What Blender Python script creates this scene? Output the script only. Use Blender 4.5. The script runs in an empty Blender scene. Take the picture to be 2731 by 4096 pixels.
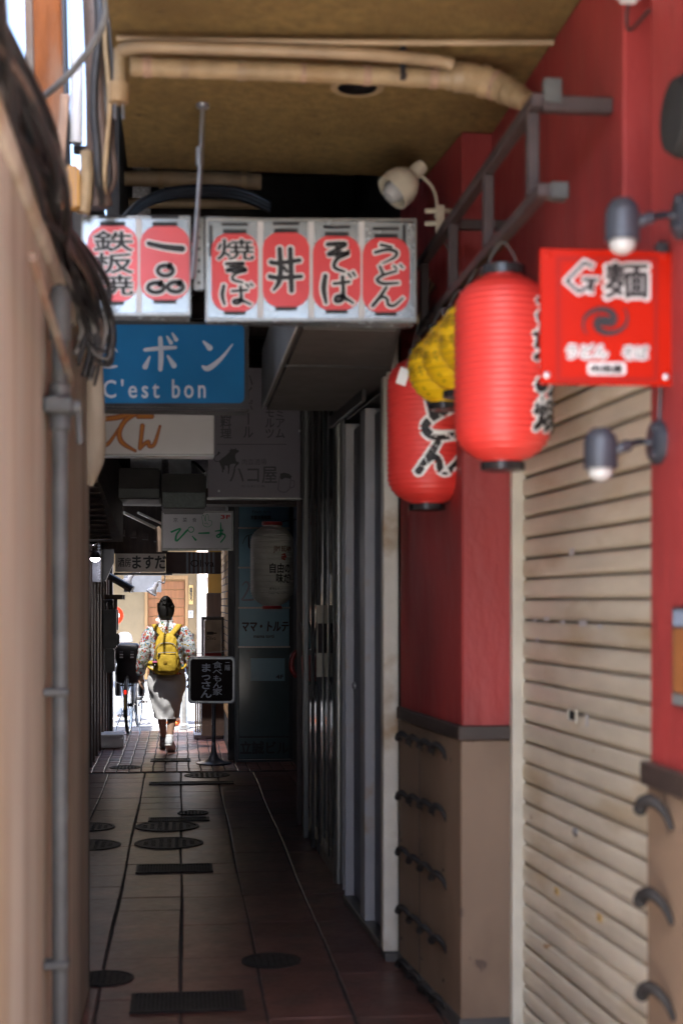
import bpy, bmesh, math, random
from mathutils import Vector, Matrix
random.seed(7)
S = bpy.context.scene
COL = S.collection
sin, cos, pi, rad = math.sin, math.cos, math.pi, math.radians

# ---------------------------------------------------------------- camera
TH = math.atan(640/5689); F = 3266.0; HY = 1384.0; H = 1.49
cam = bpy.data.cameras.new('camera'); camo = bpy.data.objects.new('camera', cam); COL.objects.link(camo)
camo.location = (0, 0, H); camo.rotation_euler = (pi/2, 0, -TH)
cam.sensor_width = 36; cam.sensor_height = 36; cam.lens = 50; cam.shift_y = 362/4096
cam.clip_start = .05; cam.clip_end = 600
cam.dof.use_dof = True; cam.dof.focus_distance = 14.2; cam.dof.aperture_fstop = 2.8; cam.dof.aperture_blades = 0
S.camera = camo
# ---------------------------------------------------------------- sky, sun, exposure
SUN_EL, SUN_AZ = rad(63), rad(20)
w = bpy.data.worlds.new('World'); S.world = w; w.use_nodes = True
nt = w.node_tree; bg = nt.nodes['Background']; sk = nt.nodes.new('ShaderNodeTexSky')
sk.sky_type = 'NISHITA'; sk.sun_disc = False; sk.sun_elevation = SUN_EL; sk.sun_rotation = pi+SUN_AZ
sk.air_density = .8; sk.dust_density = 3.0; sk.ozone_density = 1.0
nt.links.new(sk.outputs[0], bg.inputs[0]); bg.inputs[1].default_value = .15
sl = bpy.data.lights.new('sun', 'SUN'); sl.energy = 5.0; sl.angle = rad(.5); sl.color = (1, .965, .905)
so = bpy.data.objects.new('sun', sl); COL.objects.link(so); so.location = (-5, -15, 30)
so.rotation_euler = Vector((sin(SUN_AZ)*cos(SUN_EL), cos(SUN_AZ)*cos(SUN_EL), -sin(SUN_EL))).to_track_quat('-Z', 'Y').to_euler()
S.view_settings.view_transform = 'Standard'; S.view_settings.look = 'None'
S.view_settings.exposure = 3.2; S.view_settings.gamma = 1; S.view_settings.use_curve_mapping = False
S.render.engine = 'CYCLES'
S.cycles.max_bounces = 8; S.cycles.diffuse_bounces = 5; S.cycles.glossy_bounces = 4; S.cycles.transmission_bounces = 4
S.cycles.sample_clamp_indirect = 6; S.cycles.use_denoising = True
S.cycles.caustics_reflective = False; S.cycles.caustics_refractive = False

# ---------------------------------------------------------------- photo directions -> places
def ray(x, y):
    u = (x-784)/F
    return sin(TH)+u*cos(TH), cos(TH)-u*sin(TH), (HY-y)/F
def P(x, y, Y):            # on the plane at depth Y
    a, b, c = ray(x, y); t = Y/b
    return Vector((a*t, Y, H+c*t))
def PX(x, y, X):           # on a side wall at X
    a, b, c = ray(x, y); t = X/a
    return Vector((X, b*t, H+c*t))
def G(x, y, z=0):          # on the ground
    a, b, c = ray(x, y); t = (z-H)/c
    return Vector((a*t, b*t, z))
def PL(x, y, p, d):        # on the vertical plane through p along d (plan)
    a, b, c = ray(x, y); t = (p[0]*d[1]-p[1]*d[0])/(a*d[1]-b*d[0])
    return Vector((a*t, b*t, H+c*t))

# ---------------------------------------------------------------- materials
def mat(name, col, rough=.6, var=.2, sc=5, bump=0, bs=60, metal=0, rand=0, spec=.5, stain=None, samt=.5, ssc=2.0, stretch=(1, 1, 1), trans=0, coat=0, emit=0, chips=None):
    m = bpy.data.materials.new(name); m.use_nodes = True; n = m.node_tree.nodes; L = m.node_tree.links
    b = n['Principled BSDF']; b.inputs['Roughness'].default_value = rough; b.inputs['Metallic'].default_value = metal
    b.inputs['Specular IOR Level'].default_value = spec; b.inputs['Coat Weight'].default_value = coat
    geo = n.new('ShaderNodeNewGeometry'); mp = n.new('ShaderNodeMapping'); mp.inputs['Scale'].default_value = stretch
    L.new(geo.outputs['Position'], mp.inputs[0])
    def noise(s, d=4):
        t = n.new('ShaderNodeTexNoise'); t.inputs['Scale'].default_value = s; t.inputs['Detail'].default_value = d
        L.new(mp.outputs[0], t.inputs['Vector']); return t
    def mix(fac, a, c, mode='MIX'):
        x = n.new('ShaderNodeMix'); x.data_type = 'RGBA'; x.blend_type = mode
        if isinstance(fac, float): x.inputs[0].default_value = fac
        else: L.new(fac, x.inputs[0])
        for s, k in ((a, 6), (c, 7)):
            if isinstance(s, tuple): x.inputs[k].default_value = (*s, 1)
            else: L.new(s, x.inputs[k])
        return x.outputs[2]
    def ramp(o, a, c):
        r = n.new('ShaderNodeMapRange'); r.inputs[1].default_value = a; r.inputs[2].default_value = c; L.new(o, r.inputs[0]); return r.outputs[0]
    nz = noise(sc)
    dk = tuple(max(0, c*(1-var)) for c in col); lt = tuple(min(1, c*(1+var)) for c in col)
    out = mix(ramp(nz.outputs[0], .3, .7), dk, lt)
    if rand:
        oi = n.new('ShaderNodeObjectInfo'); r = ramp(oi.outputs['Random'], 0, 1)
        k = n.new('ShaderNodeMapRange'); k.inputs[3].default_value = 1-rand; k.inputs[4].default_value = 1+rand; L.new(r, k.inputs[0])
        vm = n.new('ShaderNodeVectorMath'); vm.operation = 'SCALE'; L.new(out, vm.inputs[0]); L.new(k.outputs[0], vm.inputs['Scale']); out = vm.outputs[0]
    if stain:
        s2 = noise(ssc, 8); out = mix(ramp(s2.outputs[0], .62-.25*samt, .72), out, stain)
    if chips:
        c3 = noise(chips[1], 9); out = mix(ramp(c3.outputs[0], chips[2], chips[2]+.03), out, chips[0])
    L.new(out, b.inputs['Base Color'])
    rr = n.new('ShaderNodeMapRange'); rr.inputs[3].default_value = max(.03, rough*.8); rr.inputs[4].default_value = min(1, rough*1.2)
    L.new(noise(sc*3).outputs[0], rr.inputs[0]); L.new(rr.outputs[0], b.inputs['Roughness'])
    if bump:
        bn = n.new('ShaderNodeBump'); bn.inputs['Strength'].default_value = bump; bn.inputs['Distance'].default_value = .01
        L.new(noise(bs, 5).outputs[0], bn.inputs['Height']); L.new(bn.outputs[0], b.inputs['Normal'])
    if trans:
        tr = n.new('ShaderNodeBsdfTranslucent'); L.new(out, tr.inputs[0]); ms = n.new('ShaderNodeMixShader'); ms.inputs[0].default_value = trans
        L.new(b.outputs[0], ms.inputs[1]); L.new(tr.outputs[0], ms.inputs[2]); L.new(ms.outputs[0], n['Material Output'].inputs[0])
    if emit:
        b.inputs['Emission Strength'].default_value = emit; b.inputs['Emission Color'].default_value = (*col, 1)
    m['nodes_out'] = 1
    return m

K = {}
def mk(key, *a, **k): K[key] = mat(key, *a, **k)
mk('tile', (.086, .041, .035), .36, .3, 7, .2, 30, spec=.08, chips=((.03, .02, .018), 14, .68), rand=.22, stain=(.05, .035, .032), samt=.35, ssc=5)
mk('small_tile', (.14, .06, .05), .4, .25, 20, .1, 60, spec=.3, rand=.2, stain=(.06, .045, .04), samt=.3, ssc=4)
mk('grout', (.018, .016, .017), .85, .3, 30)
mk('asphalt', (.10, .10, .105), .85, .2, 40, .3, 200)
mk('paving', (.52, .49, .44), .8, .15, 6, .2, 60)
mk('road_paint', (.75, .75, .76), .7, .1, 30)
mk('iron', (.016, .0145, .0145), .65, .4, 30, .2, 80, spec=.25)
mk('steel', (.45, .46, .47), .35, .15, 20, metal=.9)
mk('aluminium', (.30, .30, .285), .38, .15, 30, metal=.75, stretch=(8, 8, .4))
mk('dark_alu', (.10, .10, .10), .4, .2, 30, metal=.7, stretch=(8, 8, .4))
mk('red_plaster', (.30, .034, .033), .55, .2, 3.0, .6, 20, stain=(.18, .018, .019), samt=.5, ssc=1.9, stretch=(1, 1, .45), chips=((.42, .16, .13), 9, .70))
mk('brown_panel', (.205, .140, .096), .58, .12, 2.5, .08, 50, stain=(.13, .085, .055), samt=.5, ssc=2.4, stretch=(1, 1, .6), chips=((.09, .06, .045), 11, .69))
mk('rail_wood', (.040, .027, .023), .5, .3, 6, .2, 60, stretch=(1, 1, 8))
mk('beige_wall', (.37, .315, .25), .72, .2, 3.5, .6, 14, chips=((.20, .14, .09), 6, .69), stain=(.29, .205, .125), samt=.6, ssc=1.9, stretch=(2.5, 2.5, .2))
mk('soffit', (.205, .13, .04), .85, .22, 30, .8, 90, stain=(.15, .09, .026), samt=.4, ssc=2.2, chips=((.10, .06, .02), 18, .70))
mk('pipe_lag', (.35, .25, .14), .6, .25, 14, .35, 60, stain=(.30, .19, .09), samt=.4, ssc=6)
mk('pipe_pvc', (.31, .22, .13), .5, .2, 8, .1, 40)
mk('pipe_grey', (.075, .078, .078), .55, .25, 12, .2, 60)
mk('cable_black', (.022, .021, .022), .45, .3, 15)
mk('cable_grey', (.16, .155, .15), .5, .3, 15)
mk('cable_brown', (.10, .065, .05), .55, .3, 15)
mk('rust_post', (.20, .165, .13), .8, .3, 8, .4, 40, stain=(.15, .042, .008), samt=.8, ssc=6, stretch=(1, 1, .35))
mk('rust_web', (.27, .075, .012), .85, .3, 14, .5, 60, stain=(.24, .195, .15), samt=.45, ssc=5, stretch=(1, 1, .3))
mk('wood_pale', (.36, .23, .16), .65, .25, 10, .25, 50, stretch=(6, 6, .6))
mk('yellow_box', (.50, .27, .06), .55, .15, 12, .1, 40)
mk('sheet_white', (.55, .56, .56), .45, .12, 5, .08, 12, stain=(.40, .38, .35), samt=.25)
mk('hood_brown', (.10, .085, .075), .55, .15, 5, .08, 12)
mk('panel_white', (.36, .40, .42), .26, .08, 6, .05, 10, metal=.6)
mk('lantern_red', (.80, .048, .038), .46, .1, 4, .06, 25, spec=.8, trans=.10, stain=(.72, .085, .07), samt=.3, ssc=3)
mk('print_red', (.70, .06, .065), .35, .08, 5)
mk('print_red_light', (.76, .10, .11), .32, .08, 5)
mk('lantern_yellow', (.95, .60, .012), .42, .06, 6, trans=.12)
mk('lantern_white', (.82, .80, .77), .6, .08, 8, trans=.15)
mk('ink', (.012, .011, .012), .5, .2, 20)
mk('ink_soft', (.04, .04, .045), .5, .2, 20)
mk('ink_brown', (.16, .09, .012), .5, .2, 20)
mk('white_paint', (.80, .79, .78), .5, .06, 10)
mk('cap_black', (.02, .02, .022), .25, .2, 20)
mk('frame_steel', (.05, .036, .036), .5, .25, 12, .1, 60)
mk('shutter', (.66, .595, .475), .40, .12, 3, .05, 40, metal=.1, rand=.08, chips=((.34, .20, .08), 5, .70), stain=(.46, .35, .20), samt=.35, ssc=1.6, stretch=(1, 1, 3))
mk('guide_white', (.60, .57, .48), .45, .12, 8)
mk('void', (.006, .006, .006), .9, .1, 5)
mk('sign_red', (.34, .009, .0015), .4, .05, 4, spec=.15)
mk('sign_red_dark', (.25, .012, .008), .4, .05, 4, spec=.15)
mk('spot_black', (.028, .032, .042), .42, .2, 20)
mk('bulb', (.36, .36, .36), .25, .03, 10)
mk('lamp_cream', (.55, .50, .40), .4, .15, 14, .05, 40)
mk('blue_sign', (.008, .15, .37), .4, .15, 2, spec=.2, stain=(.006, .07, .20), samt=.3, ssc=1.5)
mk('blue_text', (.50, .56, .66), .4, .1, 8)
mk('sign_white', (.55, .54, .54), .4, .08, 3)
mk('orange_text', (.50, .17, .02), .4, .1, 8)
mk('orange_edge', (.26, .07, .02), .4, .1, 8)
mk('dark_frame', (.018, .018, .022), .4, .2, 10)
mk('beef_sign', (.20, .18, .21), .22, .08, 3)
mk('green_text', (.01, .26, .10), .45, .1, 8)
mk('red_text', (.50, .03, .03), .45, .1, 8)
mk('teal_panel', (.14, .27, .33), .25, .1, 4)
mk('teal_panel_dark', (.07, .10, .105), .12, .1, 4)
mk('cream_sign', (.46, .41, .37), .45, .08, 4)
mk('maroon', (.045, .02, .02), .5, .2, 6)
mk('black_sign', (.018, .012, .012), .5, .15, 8, spec=.12)
mk('pole_grey', (.12, .13, .16), .3, .15, 10, metal=.4)
mk('dark_wood', (.050, .030, .024), .5, .35, 5, .2, 60, stretch=(5, 5, .5))
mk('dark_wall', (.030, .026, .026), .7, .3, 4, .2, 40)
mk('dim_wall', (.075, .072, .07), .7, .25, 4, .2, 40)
mk('roof_dark', (.028, .026, .026), .6, .3, 10, .2, 50)
mk('awning_brown', (.085, .058, .050), .6, .25, 6, .1, 40)
mk('awning_edge', (.28, .20, .15), .6, .2, 6)
mk('unit_grey', (.17, .18, .18), .5, .15, 6)
mk('unit_green', (.24, .28, .27), .5, .15, 60)
mk('speckle_wall', (.55, .55, .60), .8, .35, 60, .4, 120)
mk('glass_sheet', (.75, .78, .80), .5, .05, 8, trans=.8)
mk('brick', (.42, .24, .10), .7, .2, 12, .3, 90, rand=.25)
mk('ochre', (.40, .22, .04), .7, .1, 6)
mk('door_wood', (.26, .098, .03), .5, .22, 3, .08, 60, rand=.06, stretch=(14, 14, .8))
mk('door_frame', (.34, .19, .075), .5, .15, 6, stretch=(6, 6, .6))
mk('far_plaster', (.25, .185, .105), .85, .08, 5, .3, 120)
mk('far_stone', (.10, .10, .10), .8, .2, 8, .2, 60)
mk('foam', (.62, .63, .65), .7, .05, 20, .1, 120)
mk('meter_grey', (.085, .088, .085), .5, .25, 12)
mk('white_plastic', (.65, .66, .68), .4, .08, 10)
mk('skin', (.43, .26, .19), .55, .1, 12)
mk('hair', (.006, .005, .005), .62, .3, 60, .3, 160, stretch=(1, 1, .25))
mk('skirt', (.66, .66, .68), .8, .08, 8, .15, 300)
mk('bag_yellow', (.60, .40, .035), .75, .1, 12, .3, 120)
mk('bag_dark', (.42, .26, .02), .75, .1, 12, .2, 120)
mk('zip', (.35, .34, .33), .5, .1, 20)
mk('shoe_white', (.62, .64, .68), .6, .08, 20)
mk('shoe_shaded', (.20, .21, .24), .6, .2, 20)  # the white shoe again with its shade put into the colour
mk('pink', (.62, .12, .28), .5, .1, 20)
mk('bike_black', (.010, .010, .011), .4, .3, 20)
mk('tyre', (.018, .018, .018), .8, .3, 40)
mk('chrome', (.55, .55, .55), .22, .1, 20, metal=1)
mk('reflector', (.75, .02, .01), .2, .1, 10, emit=.25)  # weak glow stands in for the light it throws back
mk('amber', (.40, .26, .04), .4, .1, 10)
mk('jeans', (.20, .25, .34), .85, .2, 12)
mk('pale_blue', (.52, .58, .70), .85, .1, 12)
mk('orange_shoe', (.75, .14, .03), .6, .1, 12)
mk('grey_hat', (.12, .12, .14), .85, .1, 12)
mk('stem_green', (.12, .30, .05), .55, .25, 12)
mk('stone_pot', (.40, .40, .39), .8, .2, 12)
mk('door_grey', (.11, .12, .155), .45, .08, 4)
mk('pillar_white', (.60, .57, .50), .6, .1, 8, .2, 60, stain=(.34, .24, .14), samt=.3, ssc=5)
mk('post_white', (.37, .37, .39), .5, .08, 8, stain=(.36, .28, .2), samt=.15, ssc=8)
mk('paper', (.42, .38, .30), .7, .2, 8)
mk('red_box', (.28, .018, .015), .4, .2, 8)
mk('plaque', (.62, .42, .16), .5, .15, 8)
mk('lamp_white', (.80, .80, .80), .3, .03, 8)
mk('building_tall', (.45, .43, .40), .8, .1, 2)
def sun_filter(name, tint, tr):
    m = mat(name, tint, .4, .05, 8); n = m.node_tree.nodes; L = m.node_tree.links
    t = n.new('ShaderNodeBsdfTransparent'); x = n.new('ShaderNodeMixShader'); x.inputs[0].default_value = tr
    L.new(n['Principled BSDF'].outputs[0], x.inputs[1]); L.new(t.outputs[0], x.inputs[2]); L.new(x.outputs[0], n['Material Output'].inputs[0]); return m
K['sun_filter_sheet'] = sun_filter('sun_filter_sheet', (.30, .32, .34), .12)  # passes a little direct sun through the added roof sheet
K['lamp_glow'] = mat('lamp_glow', (1, .93, 1), .4, 0, 4, emit=9)

def floral():
    m = bpy.data.materials.new('floral_cloth'); m.use_nodes = True; n = m.node_tree.nodes; L = m.node_tree.links
    b = n['Principled BSDF']; b.inputs['Roughness'].default_value = .8
    tc = n.new('ShaderNodeNewGeometry'); col = (.66, .70, .74, 1); prev = None
    for i, (sc, th, c) in enumerate(((24, .36, (.45, .03, .04)), (32, .30, (.06, .22, .36)), (28, .26, (.45, .30, .04)), (36, .32, (.06, .17, .10)), (20, .30, (.55, .14, .10)))):
        nz = n.new('ShaderNodeTexNoise'); nz.inputs['Scale'].default_value = 30; L.new(tc.outputs['Position'], nz.inputs[0])
        ad = n.new('ShaderNodeMixRGB'); ad.blend_type = 'ADD'; ad.inputs[0].default_value = .05; L.new(tc.outputs['Position'], ad.inputs[1]); L.new(nz.outputs[1], ad.inputs[2])
        mp = n.new('ShaderNodeMapping'); mp.inputs['Location'].default_value = (i*3.7, i*1.3, i*2.9); L.new(ad.outputs[0], mp.inputs[0])
        v = n.new('ShaderNodeTexVoronoi'); v.inputs['Scale'].default_value = sc; L.new(mp.outputs[0], v.inputs[0])
        lt = n.new('ShaderNodeMath'); lt.operation = 'LESS_THAN'; lt.inputs[1].default_value = th; L.new(v.outputs['Distance'], lt.inputs[0])
        g = n.new('ShaderNodeTexNoise'); g.inputs['Scale'].default_value = 9; L.new(mp.outputs[0], g.inputs[0])
        gt = n.new('ShaderNodeMath'); gt.operation = 'GREATER_THAN'; gt.inputs[1].default_value = .44; L.new(g.outputs[0], gt.inputs[0])
        mu = n.new('ShaderNodeMath'); mu.operation = 'MULTIPLY'; L.new(lt.outputs[0], mu.inputs[0]); L.new(gt.outputs[0], mu.inputs[1])
        x = n.new('ShaderNodeMixRGB'); L.new(mu.outputs[0], x.inputs[0]); x.inputs[2].default_value = (*c, 1)
        if prev: L.new(prev, x.inputs[1])
        else: x.inputs[1].default_value = col
        prev = x.outputs[0]
    L.new(prev, b.inputs['Base Color']); return m
K['floral'] = floral()

# ---------------------------------------------------------------- mesh helpers
class MB:
    def __init__(s): s.v = []; s.f = []
    def add(s, v, f):
        o = len(s.v); s.v += [Vector(p) for p in v]; s.f += [tuple(i+o for i in q) for q in f]; return s
    def box(s, a, b, m=None):
        x0, y0, z0 = a; x1, y1, z1 = b
        v = [Vector(p) for p in ((x0,y0,z0),(x1,y0,z0),(x1,y1,z0),(x0,y1,z0),(x0,y0,z1),(x1,y0,z1),(x1,y1,z1),(x0,y1,z1))]
        if m: v = [m @ p for p in v]
        return s.add(v, [(0,3,2,1),(4,5,6,7),(0,1,5,4),(1,2,6,5),(2,3,7,6),(3,0,4,7)])
    def prism(s, pts, vec):
        n = len(pts); vec = Vector(vec); v = [Vector(p) for p in pts]; v += [p+vec for p in v]
        return s.add(v, [tuple(range(n))[::-1], tuple(range(n, 2*n))]+[(i, (i+1) % n, n+(i+1) % n, n+i) for i in range(n)])
    def tube(s, pts, r, n=8, cap=True):
        pts = [Vector(p) for p in pts]; m = len(pts); rs = r if isinstance(r, (list, tuple)) else [r]*m
        t0 = (pts[1]-pts[0]).normalized(); up = Vector((0,0,1)) if abs(t0.z) < .9 else Vector((1,0,0))
        nrm = t0.cross(up).normalized(); V = []; Fc = []
        for i, p in enumerate(pts):
            t = (pts[min(i+1, m-1)]-pts[max(i-1, 0)]).normalized()
            nrm = (nrm-t*nrm.dot(t)).normalized(); bi = t.cross(nrm)
            V += [p+(nrm*cos(2*pi*k/n)+bi*sin(2*pi*k/n))*rs[i] for k in range(n)]
        for i in range(m-1):
            for k in range(n):
                Fc.append((i*n+k, i*n+(k+1) % n, (i+1)*n+(k+1) % n, (i+1)*n+k))
        if cap: Fc += [tuple(range(n))[::-1], tuple(range((m-1)*n, m*n))]
        return s.add(V, Fc)
    def lathe(s, prof, n, m=None, cap=True):
        V = []; Fc = []; k = len(prof)
        for r, z in prof: V += [Vector((r*cos(2*pi*j/n), r*sin(2*pi*j/n), z)) for j in range(n)]
        if m: V = [m @ p for p in V]
        for i in range(k-1):
            for j in range(n): Fc.append((i*n+j, i*n+(j+1) % n, (i+1)*n+(j+1) % n, (i+1)*n+j))
        if cap: Fc += [tuple(range(n))[::-1], tuple(range((k-1)*n, k*n))]
        return s.add(V, Fc)
    def rings(s, R, cap=True):        # loft through closed rings of equal count
        n = len(R[0]); V = [Vector(p) for r in R for p in r]; Fc = []
        for i in range(len(R)-1):
            for j in range(n): Fc.append((i*n+j, i*n+(j+1) % n, (i+1)*n+(j+1) % n, (i+1)*n+j))
        if cap: Fc += [tuple(range(n))[::-1], tuple(range((len(R)-1)*n, len(R)*n))]
        return s.add(V, Fc)
    def ball(s, c, r, n=12, sx=1, sy=1, sz=1):
        return s.lathe([(r*max(.02, sin(pi*i/(n//2+2))), -r*cos(pi*i/(n//2+2))*1.0) for i in range(n//2+3)], n, Matrix.Translation(Vector(c)) @ Matrix.Diagonal((sx, sy, sz, 1)))

def T(x=0, y=0, z=0, rz=0, rx=0, ry=0):
    return Matrix.Translation((x, y, z)) @ Matrix.Rotation(rz, 4, 'Z') @ Matrix.Rotation(ry, 4, 'Y') @ Matrix.Rotation(rx, 4, 'X')
def axis(p, d):                       # frame at p whose local z runs along d
    return Matrix.Translation(Vector(p)) @ Vector(d).to_track_quat('Z', 'Y').to_matrix().to_4x4()
def cr(pts, n=6):                     # smooth curve through points
    pts = [Vector(p) for p in pts]; out = []
    for i in range(len(pts)-1):
        p0, p1, p2, p3 = pts[max(i-1, 0)], pts[i], pts[i+1], pts[min(i+2, len(pts)-1)]
        for k in range(n):
            t = k/n; out.append(.5*((2*p1)+(p2-p0)*t+(2*p0-5*p1+4*p2-p3)*t*t+(3*p1-p0-3*p2+p3)*t**3))
    return out+[pts[-1]]

def tag(o, label=None, cat=None, group=None, kind=None):
    if label: o['label'] = label
    if cat: o['category'] = cat
    if group: o['group'] = group
    if kind: o['kind'] = kind
    return o
def thing(name, loc, label, cat, group=None):
    o = bpy.data.objects.new(name, None); COL.objects.link(o); o.location = Vector(loc); o.empty_display_size = .1
    return tag(o, label, cat, group)
def obj(name, mb, m, parent=None, smooth=False, bevel=0, seg=1, label=None, cat=None, group=None, kind=None):
    v = mb.v; zs = min(p.z for p in v)
    o0 = Vector(((min(p.x for p in v)+max(p.x for p in v))/2, (min(p.y for p in v)+max(p.y for p in v))/2, zs))
    me = bpy.data.meshes.new(name); me.from_pydata([p-o0 for p in v], [], mb.f)
    if bevel or True:
        bm = bmesh.new(); bm.from_mesh(me)
        bmesh.ops.recalc_face_normals(bm, faces=bm.faces)
        if bevel: bmesh.ops.bevel(bm, geom=[e for e in bm.edges if e.is_manifold and e.calc_face_angle(0) > .4], offset=bevel, segments=seg, affect='EDGES', clamp_overlap=True)
        bm.to_mesh(me); bm.free()
    if smooth:
        for p in me.polygons: p.use_smooth = True
        if smooth != 'all':
            try: me.set_sharp_from_angle(angle=rad(40))
            except Exception: pass
    me.materials.append(K[m] if isinstance(m, str) else m)
    o = bpy.data.objects.new(name, me); COL.objects.link(o)
    if parent is not None:
        o.parent = parent; q = parent; off = Vector()
        while q: off += q.location; q = q.parent
        o.location = o0-off
    else: o.location = o0
    return tag(o, label, cat, group, kind)
def copy(o, delta, parent):
    c = o.copy(); COL.objects.link(c); c.parent = parent; c.location = o.location+Vector(delta); return c

# ---------------------------------------------------------------- lettering
_gl = {}
def glyph(body):
    if body in _gl: return _gl[body]
    c = bpy.data.curves.new('glyph', 'FONT'); c.body = body; c.space_character = 1.35 if body in ("C'est", 'bon') else 1; c.size = 1; c.resolution_u = 3
    o = bpy.data.objects.new('glyph', c); me = o.to_mesh()
    r = ([(p.co.x, p.co.y) for p in me.vertices], [tuple(p.vertices) for p in me.polygons])
    o.to_mesh_clear(); bpy.data.objects.remove(o); bpy.data.curves.remove(c)
    _gl[body] = r; return r
def ext(v): return min(p[0] for p in v), min(p[1] for p in v), max(p[0] for p in v), max(p[1] for p in v)
EM = ext(glyph('国')[0])
def dirs(b, n=8): return [(0, 0)] if not b else [(b*cos(2*pi*k/n), b*sin(2*pi*k/n)) for k in range(n)]
def letters(mb, body, rect, f, vert=False, bold=0, lay=0, slant=0, cut=0):
    x0, y0, x1, y1 = rect; cells = []
    if vert:
        h = (y1-y0)/len(body)
        for i, ch in enumerate(body): cells.append((ch, (x0, y0+h*i+h*.03, x1, y0+h*(i+1)-h*.03), EM))
    else: cells.append((body, rect, ext(glyph(body)[0])))
    for ch, (a, b, c, d), e in cells:
        gv, gf = glyph(ch)
        if ch == 'ー' and vert: gv = [(e[0]+(e[2]-e[0])*.5+(p[1]-(e[1]+e[3])/2), e[3]-(p[0]-e[0])) for p in gv]
        base = [(a+(p[0]-e[0])/(e[2]-e[0])*(c-a), d-(p[1]-e[1])/(e[3]-e[1])*(d-b)) for p in gv]
        if slant: base = [(p[0]+slant*(d-p[1]), p[1]) for p in base]
        fc = gf
        if cut: base, fc = slice2(base, gf, cut)
        for k, (dx, dy) in enumerate(dirs(bold)):
            mb.add([f(p[0]+dx, p[1]+dy, lay+k*.12) for p in base], fc)
    return mb
def slice2(v, fcs, step):            # cut a flat glyph by a grid so that it can follow a curved surface
    bm = bmesh.new(); vs = [bm.verts.new((p[0], p[1], 0)) for p in v]
    for q in fcs:
        try: bm.faces.new([vs[i] for i in q])
        except ValueError: pass
    e = ext(v)
    for ax, (lo, hi) in ((0, (e[0], e[2])), (1, (e[1], e[3]))):
        k = lo+step
        while k < hi:
            no = (1, 0, 0) if ax == 0 else (0, 1, 0); co = (k, 0, 0) if ax == 0 else (0, k, 0)
            bmesh.ops.bisect_plane(bm, geom=bm.verts[:]+bm.edges[:]+bm.faces[:], plane_co=co, plane_no=no); k += step
    bm.verts.index_update(); r = [(p.co.x, p.co.y) for p in bm.verts], [tuple(x.index for x in q.verts) for q in bm.faces]
    bm.free(); return r
BR = {
 'う': [[(.34,.06,.10),(.66,.16,.05)], [(.16,.44,.09),(.52,.30,.10),(.80,.42,.10),(.74,.70,.08),(.38,.99,.02)]],
 'ど': [[(.30,.06,.07),(.40,.46,.09)], [(.80,.30,.06),(.38,.52,.08),(.22,.74,.09),(.40,.93,.09),(.86,.90,.06)], [(.72,.04,.05),(.82,.18,.03)], [(.92,.0,.05),(1.0,.13,.03)]],
 'ん': [[(.50,.03,.07),(.32,.48,.11),(.08,.97,.10)], [(.2,.70,.06),(.40,.52,.08),(.52,.65,.09),(.56,.92,.09),(.74,.95,.08),(1.0,.58,.03)]],
 'そ': [[(.22,.08,.10),(.76,.06,.09),(.50,.24,.06),(.22,.42,.07),(.86,.36,.08),(.50,.56,.08),(.42,.84,.08),(.72,.98,.04)]],
 'ば': [[(.15,.06,.10),(.10,.5,.12),(.17,.95,.06)], [(.40,.32,.06),(.86,.26,.06)], [(.66,.10,.08),(.68,.6,.08),(.62,.88,.08),(.45,.90,.06),(.48,.74,.06),(.70,.76,.06),(.97,.96,.05)], [(.84,.0,.05),(.92,.12,.03)], [(.97,-.05,.05),(1.04,.07,.03)]],
 '丼': [[(.06,.32,.10),(.3,.34,.09),(.95,.27,.09)], [(.02,.66,.10),(.3,.69,.09),(1.0,.66,.08)], [(.33,.0,.10),(.36,.5,.11),(.30,.8,.1),(.14,.98,.04)], [(.66,.0,.10),(.68,.5,.11),(.70,1.0,.10)], [(.48,.44,.06),(.54,.54,.06)]],
 '一': [[(.02,.38,.10),(.5,.5,.12),(.98,.56,.15)]],
 '品': [[(.5+.22*cos(t), .22+.17*sin(t), .09) for t in [k*pi/6-1 for k in range(13)]], [(.23+.23*cos(t), .78+.16*sin(t), .09) for t in [k*pi/6-1 for k in range(13)]], [(.79+.22*cos(t), .76+.16*sin(t), .09) for t in [k*pi/6-1 for k in range(13)]]],
 'て': [[(-.55,.22,.09),(.1,.16,.1),(.72,.02,.09),(.30,.24,.09),(.10,.52,.09),(.18,.78,.09),(.62,.99,.03)], [(.72,.14,.10),(1.15,.14,.10)]],
 'W': [[(.12,.0,.12),(.0,1.0,.10)], [(.0,.98,.1),(.18,.84,.1),(.42,.7,.1),(.46,.9,.1),(.72,.8,.1),(1.0,.02,.03)]],
 'ボ': [[(.1,.42,.08),(.5,.38,.09),(.9,.36,.07)], [(.5,.12,.09),(.52,.6,.11),(.5,.92,.09)], [(.22,.6,.04),(.1,.85,.12)], [(.7,.58,.05),(.86,.82,.12)], [(.68,.08,.04),(.78,.24,.09)], [(.82,.0,.04),(.92,.16,.09)]],
 'ン': [[(.1,.16,.05),(.28,.34,.14)], [(.08,.88,.07),(.24,.93,.13),(.6,.66,.09),(.95,.24,.03)]],
 'ニ': [[(-.4,.42,.12),(.3,.40,.12),(.55,.52,.03)], [(-.4,.92,.10),(.2,.92,.12),(.5,.9,.10)]],
}
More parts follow.
